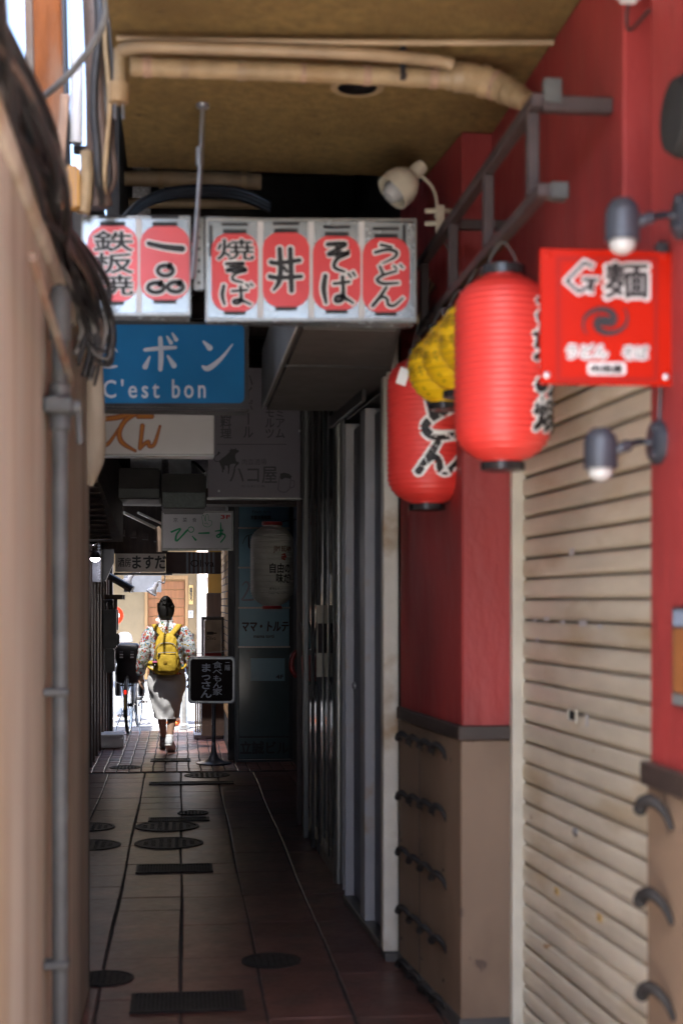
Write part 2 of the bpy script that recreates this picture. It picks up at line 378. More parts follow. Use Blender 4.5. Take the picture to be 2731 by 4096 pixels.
def brush(mb, ch, rect, f, grow=0, lay=0):
    x0, y0, x1, y1 = rect; wd, ht = x1-x0, y1-y0; s = min(wd, ht)
    for si, st in enumerate(BR[ch]):
        pts = cr([(x0+p[0]*wd, y0+p[1]*ht, p[2]*s*.5*1.25) for p in st], 5); n = len(pts); L_ = []; R_ = []
        for i, p in enumerate(pts):
            a = pts[max(i-1, 0)]; b = pts[min(i+1, n-1)]; d = Vector((b.x-a.x, b.y-a.y)); d = d.normalized() if d.length else Vector((1, 0))
            q = Vector((p.x, p.y))
            if i == 0: q = q-d*grow
            if i == n-1: q = q+d*grow
            wv = Vector((-d.y, d.x))*(p.z+grow); L_.append(q+wv); R_.append(q-wv)
        V = [f(q.x, q.y, lay+si*.3) for q in L_]+[f(q.x, q.y, lay+si*.3) for q in R_]
        mb.add(V, [(i, i+1, n+i+1, n+i) for i in range(n-1)])
        for c, r in ((pts[0], pts[0].z+grow), (pts[-1], pts[-1].z+grow)):        # rounded ends
            m = 10; mb.add([f(c.x+r*cos(2*pi*k/m), c.y+r*sin(2*pi*k/m), lay+si*.3+.12) for k in range(m)], [tuple(range(m))])
    return mb
def flat(Y, off=.002):                # print on a board that faces the alley at depth Y
    return lambda x, y, l: P(x, y, Y-off-l*.0004)
def fbox(mb, x0, y0, x1, y1, Y, t):   # board facing the camera end of the alley, front at depth Y
    a = P(x0, y1, Y); b = P(x1, y0, Y); c = P((x0+x1)/2, y1, Y); d = P((x0+x1)/2, y0, Y)
    return mb.box((a.x, Y, c.z), (b.x, Y+t, d.z))
def fquad(mb, x0, y0, x1, y1, f, l=0): return mb.add([f(x0,y1,l), f(x1,y1,l), f(x1,y0,l), f(x0,y0,l)], [(0,1,2,3)])
def rrect(x0, y0, x1, y1, r, n=5, sq=1.0):
    out = []
    for cx, cy, a in ((x1-r, y0+r, -pi/2), (x1-r, y1-r, 0), (x0+r, y1-r, pi/2), (x0+r, y0+r, pi)):
        for k in range(n+1): out.append((cx+r*cos(a+pi/2*k/n), cy+r*sin(a+pi/2*k/n)))
    return out
def fpoly(mb, pts, f, l=0): return mb.add([f(p[0], p[1], l) for p in pts], [tuple(range(len(pts)))])

# ================================================================ THE SETTING
g = MB(); g.add([(-300, -300, -.05), (300, -300, -.05), (300, 300, -.05), (-300, 300, -.05)], [(0, 1, 2, 3)])
obj('ground', g, 'asphalt', kind='structure')
g = MB().box((-40, 16.75, -.045), (40, 24.2, -.008)); obj('street_road', g, 'asphalt', kind='structure')
for i, (a, b, c, d) in enumerate(((-6, 17.3, 6, 17.45), (-6, 23.3, 6, 23.45))):
    obj('road_line', MB().box((a, b, -.004), (c, d, 0)), 'road_paint', kind='structure')
for i in range(0):
    obj('road_line', MB().box((-2.2+.1*i, 18.3+i*.8, -.004), (2.4, 18.7+i*.8, 0)), 'road_paint', kind='structure')
g = MB().box((-40, -12, -.04), (40, 1.9, -.012)); obj('street_pavement', g, 'paving', kind='structure')

fl = obj('alley_floor', MB().box((-1.0, 1.9, -.04), (1.3, 16.75, -.007)), 'grout', kind='structure')
def tile_mesh(wx, wy, name, m):
    a, b, e, e2 = wx/2, wy/2, .004, .0015
    return MB().add([(-a,-b,-.006),(a,-b,-.006),(a,b,-.006),(-a,b,-.006),(-a,-b,-.003),(a,-b,-.003),(a,b,-.003),(-a,b,-.003),(-a+e,-b+e2,0),(a-e,-b+e2,0),(a-e,b-e2,0),(-a+e,b-e2,0)],
        [(0,1,5,4),(1,2,6,5),(2,3,7,6),(3,0,4,7),(4,5,9,8),(5,6,10,9),(6,7,11,10),(7,4,8,11),(8,9,10,11)])
PT = .31
def place_tiles(name, m, wx, wy, cells, limit=300):
    proto = None; rest = MB(); base = tile_mesh(wx, wy, name, m)
    for i, (x, y) in enumerate(cells):
        dz = random.uniform(-.0012, .0012)
        if i < limit:
            if proto is None:
                proto = obj(name, base, m, fl); proto.location = Vector((x, y, -.006+dz))-fl.location; o = proto
            else:
                o = proto.copy(); COL.objects.link(o); o.parent = fl; o.location = Vector((x, y, -.006+dz))-fl.location
            o.rotation_euler = (random.uniform(-.004, .004), random.uniform(-.004, .004), random.uniform(-.006, .006))
        else: rest.add([p+Vector((x, y, dz)) for p in base.v], base.f)
    if rest.v: obj(name+'_field', rest, m, fl, kind='stuff')
cells = []
r = 0; y = 3.2
while y < 12.65:
    for c in range(-3, 4):
        x = PT*(c+.5)
        if x < -.97 or x > 1.28: continue
        cells.append((x+.004*sin(y*2.1+c), y+PT/2+.02*(c % 2)))
    y += PT; r += 1
cells = [c for c in cells if c[1] < 12.62]
place_tiles('floor_tile', 'tile', PT-.0095, PT-.002, cells)
cells = []; y = 12.70
while y < 16.7:
    x = -.94
    while x < 1.1: cells.append((x+.003*sin(y*9), y)); x += .106
    y += .106
place_tiles('small_floor_tile', 'small_tile', .096, .096, cells)

def manhole(x0, x1, ym, label, grate=False):
    a, b = G(x0, ym), G(x1, ym); c = (a+b)/2; R = (b.x-a.x)/2
    t = thing('manhole_cover', (c.x, c.y, 0), label, 'manhole', 'covers set into the alley floor')
    m = T(c.x, c.y, 0)
    obj('rim', MB().lathe([(R*.9, 0), (R*.9, .006), (R, .006), (R, 0)], 28, m, cap=False), 'iron', t, True)
    k = MB().lathe([(R*.885, 0), (R*.885, .004)], 28, m)
    st = R*2/9
    for i in range(-4, 5):
        for j in range(-4, 5):
            if (i*i+j*j)*st*st < (R*.8)**2: k.box((c.x+i*st-st*.28, c.y+j*st-st*.28, .004), (c.x+i*st+st*.28, c.y+j*st+st*.28, .0065))
    obj('lid', k, 'iron', t)
def grate(x0, y0, x1, y1, label, slats=True, depth=None):
    a, b = G(x0, y1), G(x1, y1); far = G((x0+x1)/2, y0); Y0, Y1 = a.y, far.y
    if depth: Y1 = Y0+depth
    t = thing('drain_grate', ((a.x+b.x)/2, Y0, 0), label, 'drain grate', 'drain grates across the alley floor')
    fr = MB(); e = .018
    for q in (((a.x, Y0), (b.x, Y0+e)), ((a.x, Y1-e), (b.x, Y1)), ((a.x, Y0+e), (a.x+e, Y1-e)), ((b.x-e, Y0+e), (b.x, Y1-e))):
        fr.box((*q[0], .0015), (*q[1], .0075))
    obj('frame', fr, 'iron', t); obj('pit', MB().box((a.x+e, Y0+e, 0), (b.x-e, Y1-e, .0025)), 'void', t)
    s = MB(); x = a.x+e+.006
    while x < b.x-e-.006: s.box((x, Y0+e, .002), (x+.007, Y1-e, .0065)); x += .016
    obj('grille', s, 'iron', t)
D = 1/1.7417
for q in ((965, 1205, 3845, 'round iron manhole cover between the wide drain grate and the white door post'),
          (300, 537, 3916, 'round iron manhole cover close to the end of the beige wall'),
          (539, 797, 3307, 'round iron manhole cover right behind the slim drain grate'),
          (539, 815, 3374, 'round iron manhole cover on the centre joint, second from the slim grate'),
          (240, 461, 3310, 'round cover by the dark left frontage, level with the slim grate'),
          (230, 485, 3382, 'round cover by the dark left frontage, nearer the beige wall'),
          (710, 835, 3253, 'small round cover just past the slim drain grate'),
          (439, 564, 3071, 'round cover where large tiles meet the small tiles'),
          (737, 921, 3102, 'round cover on large tiles in front of the standing black sign')):
    manhole(q[0]*D, q[1]*D, q[2]*D, q[3])
for q in ((518, 3973, 987, 4058, 'widest drain grate of close black bars before the entrance sign'),
          (542, 3460, 854, 3496, 'medium drain grate with black bars on the centre joint'),
          (593, 3272, 840, 3289, 'slim drain grate between two round covers'),
          (596, 3129, 938, 3142, 'long thin slot drain across the large tiles'),
          (602, 3036, 764, 3049, 'drain grate set in the small tiles near the standing sign base')):
    grate(q[0]*D, q[1]*D, q[2]*D, q[3]*D, q[4])

# ================================================================ NEAR LEFT WALL AND SERVICES
LX = -.35
t = thing('side_wall', (LX-.1, 3.5, 0), 'tall plain beige rendered wall with a worn upper end', 'wall')
g = MB(); g.box((LX-.25, 1.7, 0), (LX, 5.5, 2.40)); obj('wall_face', g, 'beige_wall', t, bevel=.012, seg=2)
g = MB(); pr = [(-.27, 2.38), (.012, 2.38), (.02, 2.41), (.012, 2.45), (-.27, 2.45)]
g.prism([(LX+a, 1.68, z) for a, z in pr], (0, 3.86, 0)); obj('coping', g, 'beige_wall', t, bevel=.006)
# rounded swelling at the end of the wall (old pipe boxing)
g = MB(); cx, cy = LX+.01, 5.44
g.lathe([(.01, 1.93), (.03, 1.97), (.052, 2.02), (.060, 2.10), (.056, 2.17), (.059, 2.19), (.055, 2.2), (.05, 2.30), (.045, 2.40)], 18, T(cx, cy, 0))
obj('pipe_boxing', g, 'beige_wall', t, True)

pp = thing('wall_conduit', (LX+.035, 3.75, 0), 'grey vertical pipe with joint fittings fixed to the beige wall', 'pipe')
x0 = LX+.04; y0 = 3.72
obj('pipe', MB().tube([(x0, y0, .0), (x0, y0, 2.20)], .021, 12), 'pipe_grey', pp, True)
obj('cap', MB().lathe([(.022, 2.16), (.030, 2.17), (.030, 2.27), (.022, 2.30), (.006, 2.31)], 14, T(x0, y0, 0)), 'pipe_grey', pp, True)
obj('coupling', MB().lathe([(.02, 1.93), (.028, 1.935), (.028, 1.975), (.024, 1.98), (.024, 2.0), (.028, 2.005), (.028, 2.05), (.02, 2.055)], 14, T(x0, y0, 0)), 'pipe_grey', pp, True)
g = MB(); g.box((LX, y0-.05, 1.975), (x0+.035, y0+.05, 2.015)); obj('clamp', g, 'pipe_grey', pp, bevel=.006)
obj('branch', MB().tube([(x0-.012, y0-.055, 1.995), (x0-.012, y0+.06, 1.995)], .02, 12), 'pipe_grey', pp, True)
obj('branch', MB().tube([(x0, y0, 1.995), (x0+.05, y0+.01, 1.995)], .018, 12), 'pipe_grey', pp, True)
obj('tap_lever', MB().tube([(x0+.045, y0+.01, 1.99), (x0+.05, y0+.01, 1.90)], .008, 8), 'pipe_grey', pp, True)
for z in (.55, 1.25): obj('bracket', MB().box((LX, y0-.03, z), (x0+.024, y0+.03, z+.02)), 'pipe_grey', pp, bevel=.004)

# cables lying along the top of the wall
cb = thing('cable_bundle', (LX, 3.5, 2.43), 'thick tangle of black and grey cables draped along the beige wall top', 'cables')
specs = [(random.uniform(.004, .0135), random.choice(('cable_black', 'cable_black', 'cable_black', 'cable_black', 'cable_black', 'cable_brown', 'cable_grey', 'cable_black'))) for _ in range(28)]
for i, (rr, m) in enumerate(specs):
    ph = random.random()*6; pts = []
    ox = LX-.012+.017*(i % 5)-.004*(i//5); oz = 2.46+.017*(i//4)-.008*(i % 3)
    for k in range(12):
        yy = 2.0+k*.235
        pts.append((ox+.024*sin(ph+k*1.1)+.075*max(0, (yy-3.9)), yy, oz+.028*cos(ph*2+k*.9)-.11*max(0, yy-3.9)**1.3))
    e = pts[-1]
    pts += [(e[0]+.01, e[1]+.03, e[2]-.05-.015*(i % 4)), (e[0]-.01, e[1]+.03, e[2]-.10-.03*(i % 4))]
    obj('cable', MB().tube(cr(pts, 4), rr, 8), m, cb, 'all')
# loose loops at the end
for i in range(3):
    a = P(222+i*8, 740+i*12, 4.62); b = P(232+i*4, 770+i*16, 4.6)
    pts = [a, a+Vector((.03, 0, -.03)), b+Vector((.02, 0, -.05)), b+Vector((-.03, 0, -.03)), a+Vector((-.03, 0, .01))]
    obj('cable', MB().tube(cr(pts, 5), .005, 6), ('cable_black', 'cable_grey')[i % 2], cb, 'all')
# junction rust pieces on the coping
g = MB().tube(cr([PX(75, 590, LX+.06), PX(105, 690, LX+.06), PX(140, 800, LX+.06), PX(165, 880, LX+.06)], 6), .010, 10)
obj('rusty_conduit', g, 'rust_post', label='short rusty conduit lying under the cables on the beige wall', cat='pipe', smooth=True)

# steel post, batten, box, pipes in the gap above the wall
def vpost(name, x0, x1, yt, yb, Y, m, label, cat, lean=0, t_=.05, group=None, bevel=.004):
    a = P((x0+x1)/2+lean, yt, Y); b = P((x0+x1)/2-lean, yb, Y); h = (P(x1, yb, Y).x-P(x0, yb, Y).x)/2
    v = [(a.x-h, Y, a.z), (a.x+h, Y, a.z), (a.x+h, Y+t_, a.z), (a.x-h, Y+t_, a.z), (b.x-h, Y, b.z), (b.x+h, Y, b.z), (b.x+h, Y+t_, b.z), (b.x-h, Y+t_, b.z)]
    return obj(name, MB().add(v, [(0,1,2,3),(7,6,5,4),(4,5,1,0),(5,6,2,1),(6,7,3,2),(7,4,0,3)]), m, bevel=bevel, label=label, cat=cat, group=group)
sp = thing('steel_column', P(120, 700, 4.9), 'wide pale steel column with a long streak of orange rust', 'column')
a = P(78, -40, 4.9); b = P(152, 760, 4.9)
def ipost(mb, x0, x1, Y0, Y1, lean=.10):
    zt, zb = 3.9, 2.2
    v = [(x0-lean*.2, Y0, zt), (x1-lean*.2, Y0, zt), (x1-lean*.2, Y1, zt), (x0-lean*.2, Y1, zt), (x0+lean*.2, Y0, zb), (x1+lean*.2, Y0, zb), (x1+lean*.2, Y1, zb), (x0+lean*.2, Y1, zb)]
    mb.add(v, [(0,1,2,3),(7,6,5,4),(4,5,1,0),(5,6,2,1),(6,7,3,2),(7,4,0,3)])
xa = P(84, 200, 4.9).x; xb = P(150, 200, 4.9).x
g = MB(); ipost(g, xa, xb, 4.9, 4.93); obj('web', g, 'rust_web', sp)
g = MB(); ipost(g, xa-.025, xa-.001, 4.86, 5.0); obj('flange', g, 'rust_post', sp)
g = MB(); ipost(g, xb+.001, xb+.012, 4.88, 5.0); obj('flange', g, 'dark_frame', sp)
vpost('timber_batten', 128, 150, 215, 490, 4.75, 'wood_pale', 'bare timber batten standing beside the rusty column', 'batten', lean=11, t_=.03)
t = thing('junction_box', P(160, 485, 4.65), 'amber ribbed plastic box beside the timber batten', 'junction box')
g = MB(); fbox(g, 149, 378, 183, 478, 4.65, .05); obj('case', g, 'yellow_box', t, bevel=.008, seg=2)
g = MB()
for x in (156, 164, 172): fbox(g, x, 382, x+3, 474, 4.645, .006)
obj('rib', g, 'wood_pale', t)
# pipes and hanging cables at the edge of the ceiling
for i, (x1, y1, x2, y2, Y, rr, m, lb) in enumerate((
    (170, -30, 176, 330, 4.9, .022, 'white_paint', 'pale thin pipe in the gap beside the rusty column'),
    (212, -30, 222, 480, 4.75, .035, 'cable_brown', 'thick dark drain pipe dropping beside the ceiling edge'),
    (200, 350, 192, 490, 4.7, .022, 'pipe_lag', 'short cream pipe standing behind the first red lantern print'),
    (270, -30, 274, 235, 4.25, .019, 'pipe_lag', 'cream pipe running down the ceiling edge to a socket'))):
    obj('drop_pipe', MB().tube(cr([P(x1, y1, Y), P((x1+x2)/2+4, (y1+y2)/2, Y), P(x2, y2, Y)], 5), rr, 10), m, smooth=True, label=lb, cat='pipe', group='pipes in the gap at the ceiling edge')
hb = thing('hanging_cables', P(245, 100, 4.6), 'dark twisted cables hanging along the ceiling edge', 'cables')
for i, (m, rr) in enumerate((('cable_black', .014), ('cable_brown', .018), ('cable_grey', .009), ('pipe_lag', .008), ('cable_black', .011), ('cable_brown', .009))):
    pts = [P(222+i*8+6*sin(i+k*1.3), -40+k*75, 4.55+.02*(i % 3)) for k in range(7)]+[P(240+8*sin(i), 470, 4.62)]
    obj('cable', MB().tube(cr(pts, 5), rr, 8), m, hb, 'all')
obj('stay_wire', MB().tube(cr([P(252, -30, 4.0), P(232, 70, 4.05), P(165, 165, 4.15), P(80, 240, 4.3)], 6), .010, 8), 'cable_grey', smooth=True, label='thin grey stay wire slanting across the rusty column', cat='wire')
t = thing('pipe_bracket', P(230, 355, 4.9), 'short dark bracket bar joining the pipes below the ceiling edge', 'bracket')
g = MB(); fbox(g, 168, 334, 236, 352, 4.92, .03); obj('bar', g, 'dark_wood', t, bevel=.004)

# tall block added behind the wall to keep sun out of the gap
t = thing('sun_block_building', (-3.2, 4.8, 0), 'tall pale block added behind the beige wall to keep out the sun', 'building')
obj('wall', MB().box((-6, .9, 0), (-1.08, 8.2, 12)), 'building_tall', t)
obj('parapet', MB().box((-6, 1.16, 12), (-1.06, 8.24, 12.3)), 'unit_grey', t)

# ================================================================ CEILING OVER THE ENTRANCE
SZ = 3.125
t = thing('canopy_ceiling', (.5, 3.5, SZ), 'rough tan textured concrete ceiling over the alley entrance', 'ceiling')
obj('slab', MB().box((-.2, 1.7, SZ), (1.5, 5.4, SZ+.25)), 'soffit', t)
obj('sun_stop_wall', MB().box((-.3, 5.3, SZ+.255), (1.6, 5.4, 4.05)), 'dark_wall', t)  # hidden wall added above the slab to stop sun leaking in
# three service pipes under it
for i, (pts, rr, m, lb) in enumerate((
    ([(268, 88, 3.09), (420, 92, 3.09), (900, 98, 3.09), (1270, 98, 3.09)], .009, 'pipe_pvc', 'thin pale conduit, highest of the pipes under the ceiling'),
    ([(278, 116, 3.06), (330, 108, 3.06), (500, 112, 3.06), (820, 124, 3.06), (1000, 140, 3.06), (1040, 150, 3.05)], .018, 'pipe_pvc', 'tan pipe between the thin conduit and the wrapped pipe'),
    ([(300, 152, 3.05), (360, 155, 3.05), (600, 163, 3.05), (880, 175, 3.05), (1010, 180, 3.05), (1060, 178, 3.05), (1120, 190, 3.04), (1170, 212, 3.0), (1212, 236, 2.95)], [.027, .027, .027, .027, .029, .042, .043, .038, .028], 'pipe_lag', 'thick cream tape wrapped pipe bending down to the red wall'))):
    q = [Vector(G(p[0], p[1], p[2])) for p in pts]
    o_ = MB()
    if isinstance(rr, list):
        n = 6; cp = cr(q, n); rs = []
        for k in range(len(rr)-1): rs += [rr[k]+(rr[k+1]-rr[k])*j/n for j in range(n)]
        rs.append(rr[-1]); rs = [a*(1+.05*(k % 2)) for k, a in enumerate(rs)]
        o_.tube(cp, rs, 14)
    else: o_.tube(cr(q, 6), rr, 12)
    if isinstance(rr, list):
        tw = thing('ceiling_pipe', q[0], lb, 'pipe', 'pipes under the entrance ceiling'); obj('pipe', o_, m, tw, True)
        for j in range(2, len(cp)-2, 3):
            d_ = (cp[j+1]-cp[j-1]).normalized(); e_ = random.uniform(.006, .016); obj('tape_band', MB().tube([cp[j]-d_*e_, cp[j]+d_*e_], rs[j]*1.07, 14), random.choice(('pipe_lag', 'pipe_pvc', 'wood_pale')), tw, True)
    else: obj('ceiling_pipe', o_, m, smooth=True, label=lb, cat='pipe', group='pipes under the entrance ceiling')
t = thing('pipe_strap', G(915, 140, 3.06), 'dark metal strap holding the pipes to the ceiling', 'strap')
a = G(918, 110, 3.115); b = G(918, 180, 3.005)
obj('band', MB().box((a.x-.008, a.y-.06, 3.0), (a.x+.008, a.y-.052, 3.12)), 'dark_frame', t)
obj('band', MB().box((a.x-.008, a.y-.051, 3.002), (a.x+.008, b.y-.03, 3.008)), 'dark_frame', t)
t = thing('downlight', G(820, 200, SZ), 'round recessed ceiling light with a chrome reflector', 'light fitting')
c = G(820, 200, SZ)
obj('trim', MB().lathe([(.062, SZ-.004), (.085, SZ-.004), (.085, SZ+.0), (.062, SZ)], 28, T(c.x, c.y, 0), cap=False), 'pipe_lag', t, True)
obj('reflector', MB().lathe([(.062, SZ-.003), (.05, SZ-.001), (.02, SZ-.0005), (.001, SZ-.0005)], 28, T(c.x, c.y, 0), cap=False), 'chrome', t, True)
t = thing('ceiling_socket', G(272, 235, 3.1), 'cream pipe socket with bare bolts at the ceiling edge', 'pipe fitting')
c = P(274, 215, 4.25)
obj('socket', MB().lathe([(.02, -.03), (.03, -.028), (.03, .03), (.02, .035)], 12, T(c.x, c.y, c.z)), 'pipe_lag', t, True)
for dx in (-.012, .012): obj('bolt', MB().tube([(c.x+dx, c.y, c.z-.03), (c.x+dx, c.y, c.z-.075)], .004, 6), 'steel', t)
t = thing('hanging_rod', G(465, 238, SZ), 'thin galvanised rod hanging from the ceiling to the lantern print sign', 'rod')
a = G(466, 240, SZ); b = P(443, 640, a.y)
obj('rod', MB().tube([a, (a.x-.006, a.y, a.z-.18), b], .0085, 8), 'steel', t, True)
obj('ceiling_plate', MB().lathe([(.02, SZ-.012), (.022, SZ)], 12, T(a.x, a.y, 0)), 'steel', t, True)
c = a.lerp(b, .3); obj('turnbuckle', MB().tube([c+Vector((0, 0, .03)), c-Vector((0, 0, .03))], .013, 8), 'steel', t)
RODY = a.y

# ================================================================ LANTERN PRINT SIGNS
SY = RODY+.06
fs = flat(SY)
def menu_sign(x0, y0, x1, y1, lanterns, label, lite):
    t = thing('lantern_print_sign', P((x0+x1)/2, y1, SY), label, 'sign', 'lantern print signs across the alley entrance')
    g = MB(); a = P(x0, y1, SY); b = P(x1, y0, SY); zc = P((x0+x1)/2, y1, SY).z; zt = P((x0+x1)/2, y0, SY).z
    g.box((a.x, SY, zc), (b.x, SY+.10, zt)); obj('box', g, 'panel_white', t, bevel=.004)
    fr = MB()
    for q in ((x0, y0-1, x1, y0+5), (x0, y1-6, x1, y1+1), (x0, y0+5, x0+5, y1-6), (x1-5, y0+5, x1, y1-6)): fquad(fr, *q, fs, 1)
    obj('frame', fr, 'aluminium', t)
    for q in range(1, len(lanterns)):
        xm = (lanterns[q-1][2]+lanterns[q][0])/2; obj('joint_glint', fquad(MB(), xm-7, y0+6, xm+7, y1-7, fs, .5), 'sign_white', t)  # bright reflections at the panel joints, drawn as white strips
    for xm in ((x0+9, x1-32) if len(lanterns) > 2 else ()): obj('corner_bar', fquad(MB(), xm, y0+14, xm+7, y0+85, fs, .8), 'ink', t)
    for (lx0, ly0, lx1, ly1, txt) in lanterns:
        cx = (lx0+lx1)/2; w_ = lx1-lx0
        lp = MB(); fpoly(lp, rrect(lx0, ly0, lx1, ly1, w_*.36, 6), fs, 2)
        body = obj('lantern_print', lp, lite, t)
        for q in ((cx-w_*.25, ly0-9, cx+w_*.25, ly0+1), (cx-w_*.23, ly1-1, cx+w_*.23, ly1+7), (cx-w_*.28, ly0-24, cx+w_*.28, ly0-17)):
            obj('cap_print', fquad(MB(), *q, fs, 3), 'ink', body)
        ink, edge = MB(), MB(); n = len(txt); yy = ly0+(ly1-ly0)*.07; hh = (ly1-ly0)*.86/n
        for i, ch in enumerate(txt):
            r_ = (lx0+w_*.16, yy+i*hh+2, lx1-w_*.14, yy+(i+1)*hh-2)
            if n == 1: r_ = (lx0+w_*.14, ly0+(ly1-ly0)*.22, lx1-w_*.18, ly1-(ly1-ly0)*.22)
            if ch in BR: brush(ink, ch, r_, fs, 1.3, 9); brush(edge, ch, r_, fs, 5.0, 4)
            else: letters(ink, ch, r_, fs, bold=1.1, lay=9, vert=True); letters(edge, ch, r_, fs, bold=3.8, lay=4, vert=True)
        obj('lettering_outline', edge, 'white_paint', body); obj('lettering', ink, 'ink', body)
    return t
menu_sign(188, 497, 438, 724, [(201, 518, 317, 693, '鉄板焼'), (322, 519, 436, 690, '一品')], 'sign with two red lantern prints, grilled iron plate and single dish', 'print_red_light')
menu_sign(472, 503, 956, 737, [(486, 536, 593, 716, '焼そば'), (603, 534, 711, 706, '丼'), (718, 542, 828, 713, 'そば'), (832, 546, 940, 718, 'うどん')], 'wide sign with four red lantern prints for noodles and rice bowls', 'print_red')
t = thing('sign_strut', P(455, 660, SY+.02), 'perforated galvanised strut between the two lantern print signs', 'strut')
g = MB(); fbox(g, 446, 500, 468, 665, SY+.012, .03); obj('channel', g, 'aluminium', t)
h = MB()
for k in range(6): h.lathe([(.005, 0), (.005, .003)], 8, axis(P(457, 520+k*26, SY+.012), (0, -1, 0)))
obj('slot', h, 'void', t)
# dark hood with a white left side behind the signs
t = thing('duct_hood', (.68, 6, 2.44), 'big sheet metal duct, dark with a white left side, behind the wide lantern print sign', 'duct')
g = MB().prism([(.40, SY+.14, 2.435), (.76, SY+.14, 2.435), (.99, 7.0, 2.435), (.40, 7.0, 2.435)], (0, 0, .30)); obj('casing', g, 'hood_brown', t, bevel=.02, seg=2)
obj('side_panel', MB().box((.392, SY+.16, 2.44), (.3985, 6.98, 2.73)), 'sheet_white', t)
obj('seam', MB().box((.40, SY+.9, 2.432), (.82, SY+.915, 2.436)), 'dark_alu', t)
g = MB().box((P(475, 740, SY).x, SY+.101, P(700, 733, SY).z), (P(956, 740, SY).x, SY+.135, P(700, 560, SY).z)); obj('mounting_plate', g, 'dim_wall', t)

# ================================================================ RED BUILDING
RX = 1.07
rb = thing('red_building', (1.25, 3.5, 0), 'red plastered shop front with brown panelled base', 'building')
CC = [(.893, 5.78), (.965, 4.85), (1.19, 4.85), (1.5, 4.85), (1.5, 5.78)]
def col(z0, z1, e=0):
    p = [(x-(e if i < 2 else 0), y-(e if i in (1, 2, 3) else 0), z0) for i, (x, y) in enumerate(CC)]; return MB().prism(p, (0, 0, z1-z0))
obj('column_wall', col(1.0, SZ-.003), 'red_plaster', rb, bevel=.006)
obj('dado_panel', col(0, 1.012, .004), 'brown_panel', rb, bevel=.004)
obj('dado_rail', col(1.013, 1.063, .016), 'rail_wood', rb, bevel=.004)
obj('base_strip', col(0, .05, .01), 'dim_wall', rb)
obj('upper_wall', MB().box((RX, 3.37, 2.27), (1.5, 4.849, SZ-.003)), 'red_plaster', rb, bevel=.006)
obj('pilaster_recess', MB().box((RX+.13, 3.171, 2.27), (1.5, 3.369, SZ-.003)), 'red_plaster', rb)
obj('near_wall', MB().box((RX, 1.7, 1.09), (1.5, 3.17, SZ-.003)), 'red_plaster', rb, bevel=.006)
obj('dado_panel', MB().box((RX-.006, 1.69, 0), (1.5, 3.176, 1.071)), 'brown_panel', rb, bevel=.004)
obj('dado_rail', MB().box((RX-.02, 1.68, 1.072), (1.5, 3.186, 1.125)), 'rail_wood', rb, bevel=.004)
obj('panel_seam', MB().tube([PL(966, 1690, CC[0], (.072, -.93))+Vector((-.004, 0, 0)), PL(966, 2235, CC[0], (.072, -.93))+Vector((-.004, 0, 0))], .003, 6), 'rail_wood', rb)
# curved iron hooks
def hook(p, tang, nrm, s, parent):
    pts = [p+nrm*.002-tang*(-.036*s)-Vector((0, 0, .034*s)), p+nrm*.012*s+tang*.026*s+Vector((0, 0, -.006*s)), p+nrm*.026*s+tang*.008*s+Vector((0, 0, .010*s)), p+nrm*.034*s-tang*.012*s+Vector((0, 0, .006*s)), p+nrm*.036*s-tang*.022*s-Vector((0, 0, .006*s))]
    m = MB().tube(cr(pts, 5), [.0045*s+.007*s*min(1, k/12) for k in range(21)], 8); m.ball(pts[-1], .0125*s, 10)
    return obj('hook', m, 'iron', parent, 'all')
cd = Vector((.072, -.93, 0)).normalized(); cn = Vector((-.93, -.072, 0)).normalized()
for x, ys in ((940, (1692, 1828, 1956, 2090, 2214)), (966, (1700, 1836, 1975, 2112, 2240)), (992, (1709, 1847, 1992, 2135, 2268)), (1020, (1718, 1858, 2013, 2158, 2294))):
    for y in ys: hook(PL(x, y, CC[0], (cd.x, cd.y)), cd, cn, 1.15, rb)
for x, y in ((1528, 1852), (1528, 2065), (1532, 2282)):
    p = PX(x, y, RX-.006); hook(p, Vector((0, -1, 0)), Vector((-1, 0, 0)), 1.35, rb)
    hook(p+Vector((0, -.33, 0)), Vector((0, -1, 0)), Vector((-1, 0, 0)), 1.35, rb)

for z in (.12, .52, .93):
    for sft in (.04, .38, .70):
        p = Vector((CC[0][0], CC[0][1], z))+cd*sft+cn*.004; obj('panel_screw', MB().lathe([(.006, 0), (.006, .002), (.003, .003)], 8, axis(p, cn)), 'iron', rb)
# roller shutter
sh = thing('roller_shutter', (1.2, 4.0, 0), 'closed beige steel roller shutter beside the red column', 'shutter')
SP = (1.172, 4.835); SD = Vector((.047, -1, 0)).normalized(); SL = 1.63; SN = Vector((-1, -.047, 0)).normalized()
prof = [(0, .002), (-.008, .002), (-.008, .006), (.0, .009), (.0035, .018), (.0045, .036), (.0035, .054), (.001, .0625), (-.004, .066), (-.012, .068), (-.012, .002)]
zz = .03; first = None; k = 0
while zz < 2.22:
    if first is None:
        pts = [Vector((SP[0], SP[1], zz+b))+SN*a for a, b in prof]; first = obj('slat', MB().prism(pts, SD*SL), 'shutter', sh)
    else:
        c = copy(first, (0, 0, .07*k), sh); c.rotation_euler = (0, random.uniform(-.012, .012), 0)
    zz += .07; k += 1
g = MB().prism([Vector((SP[0], SP[1], b))+SN*a for a, b in ((.004, 0), (.012, 0), (.012, .032), (-.01, .032), (-.01, 0))], SD*SL); obj('bottom_bar', g, 'guide_white', sh)
g = MB().prism([Vector((SP[0], SP[1], b))+SN*a for a, b in ((-.02, .0), (-.013, .0), (-.013, 2.3), (-.02, 2.3))], SD*SL); obj('backing', g, 'dark_wall', sh)
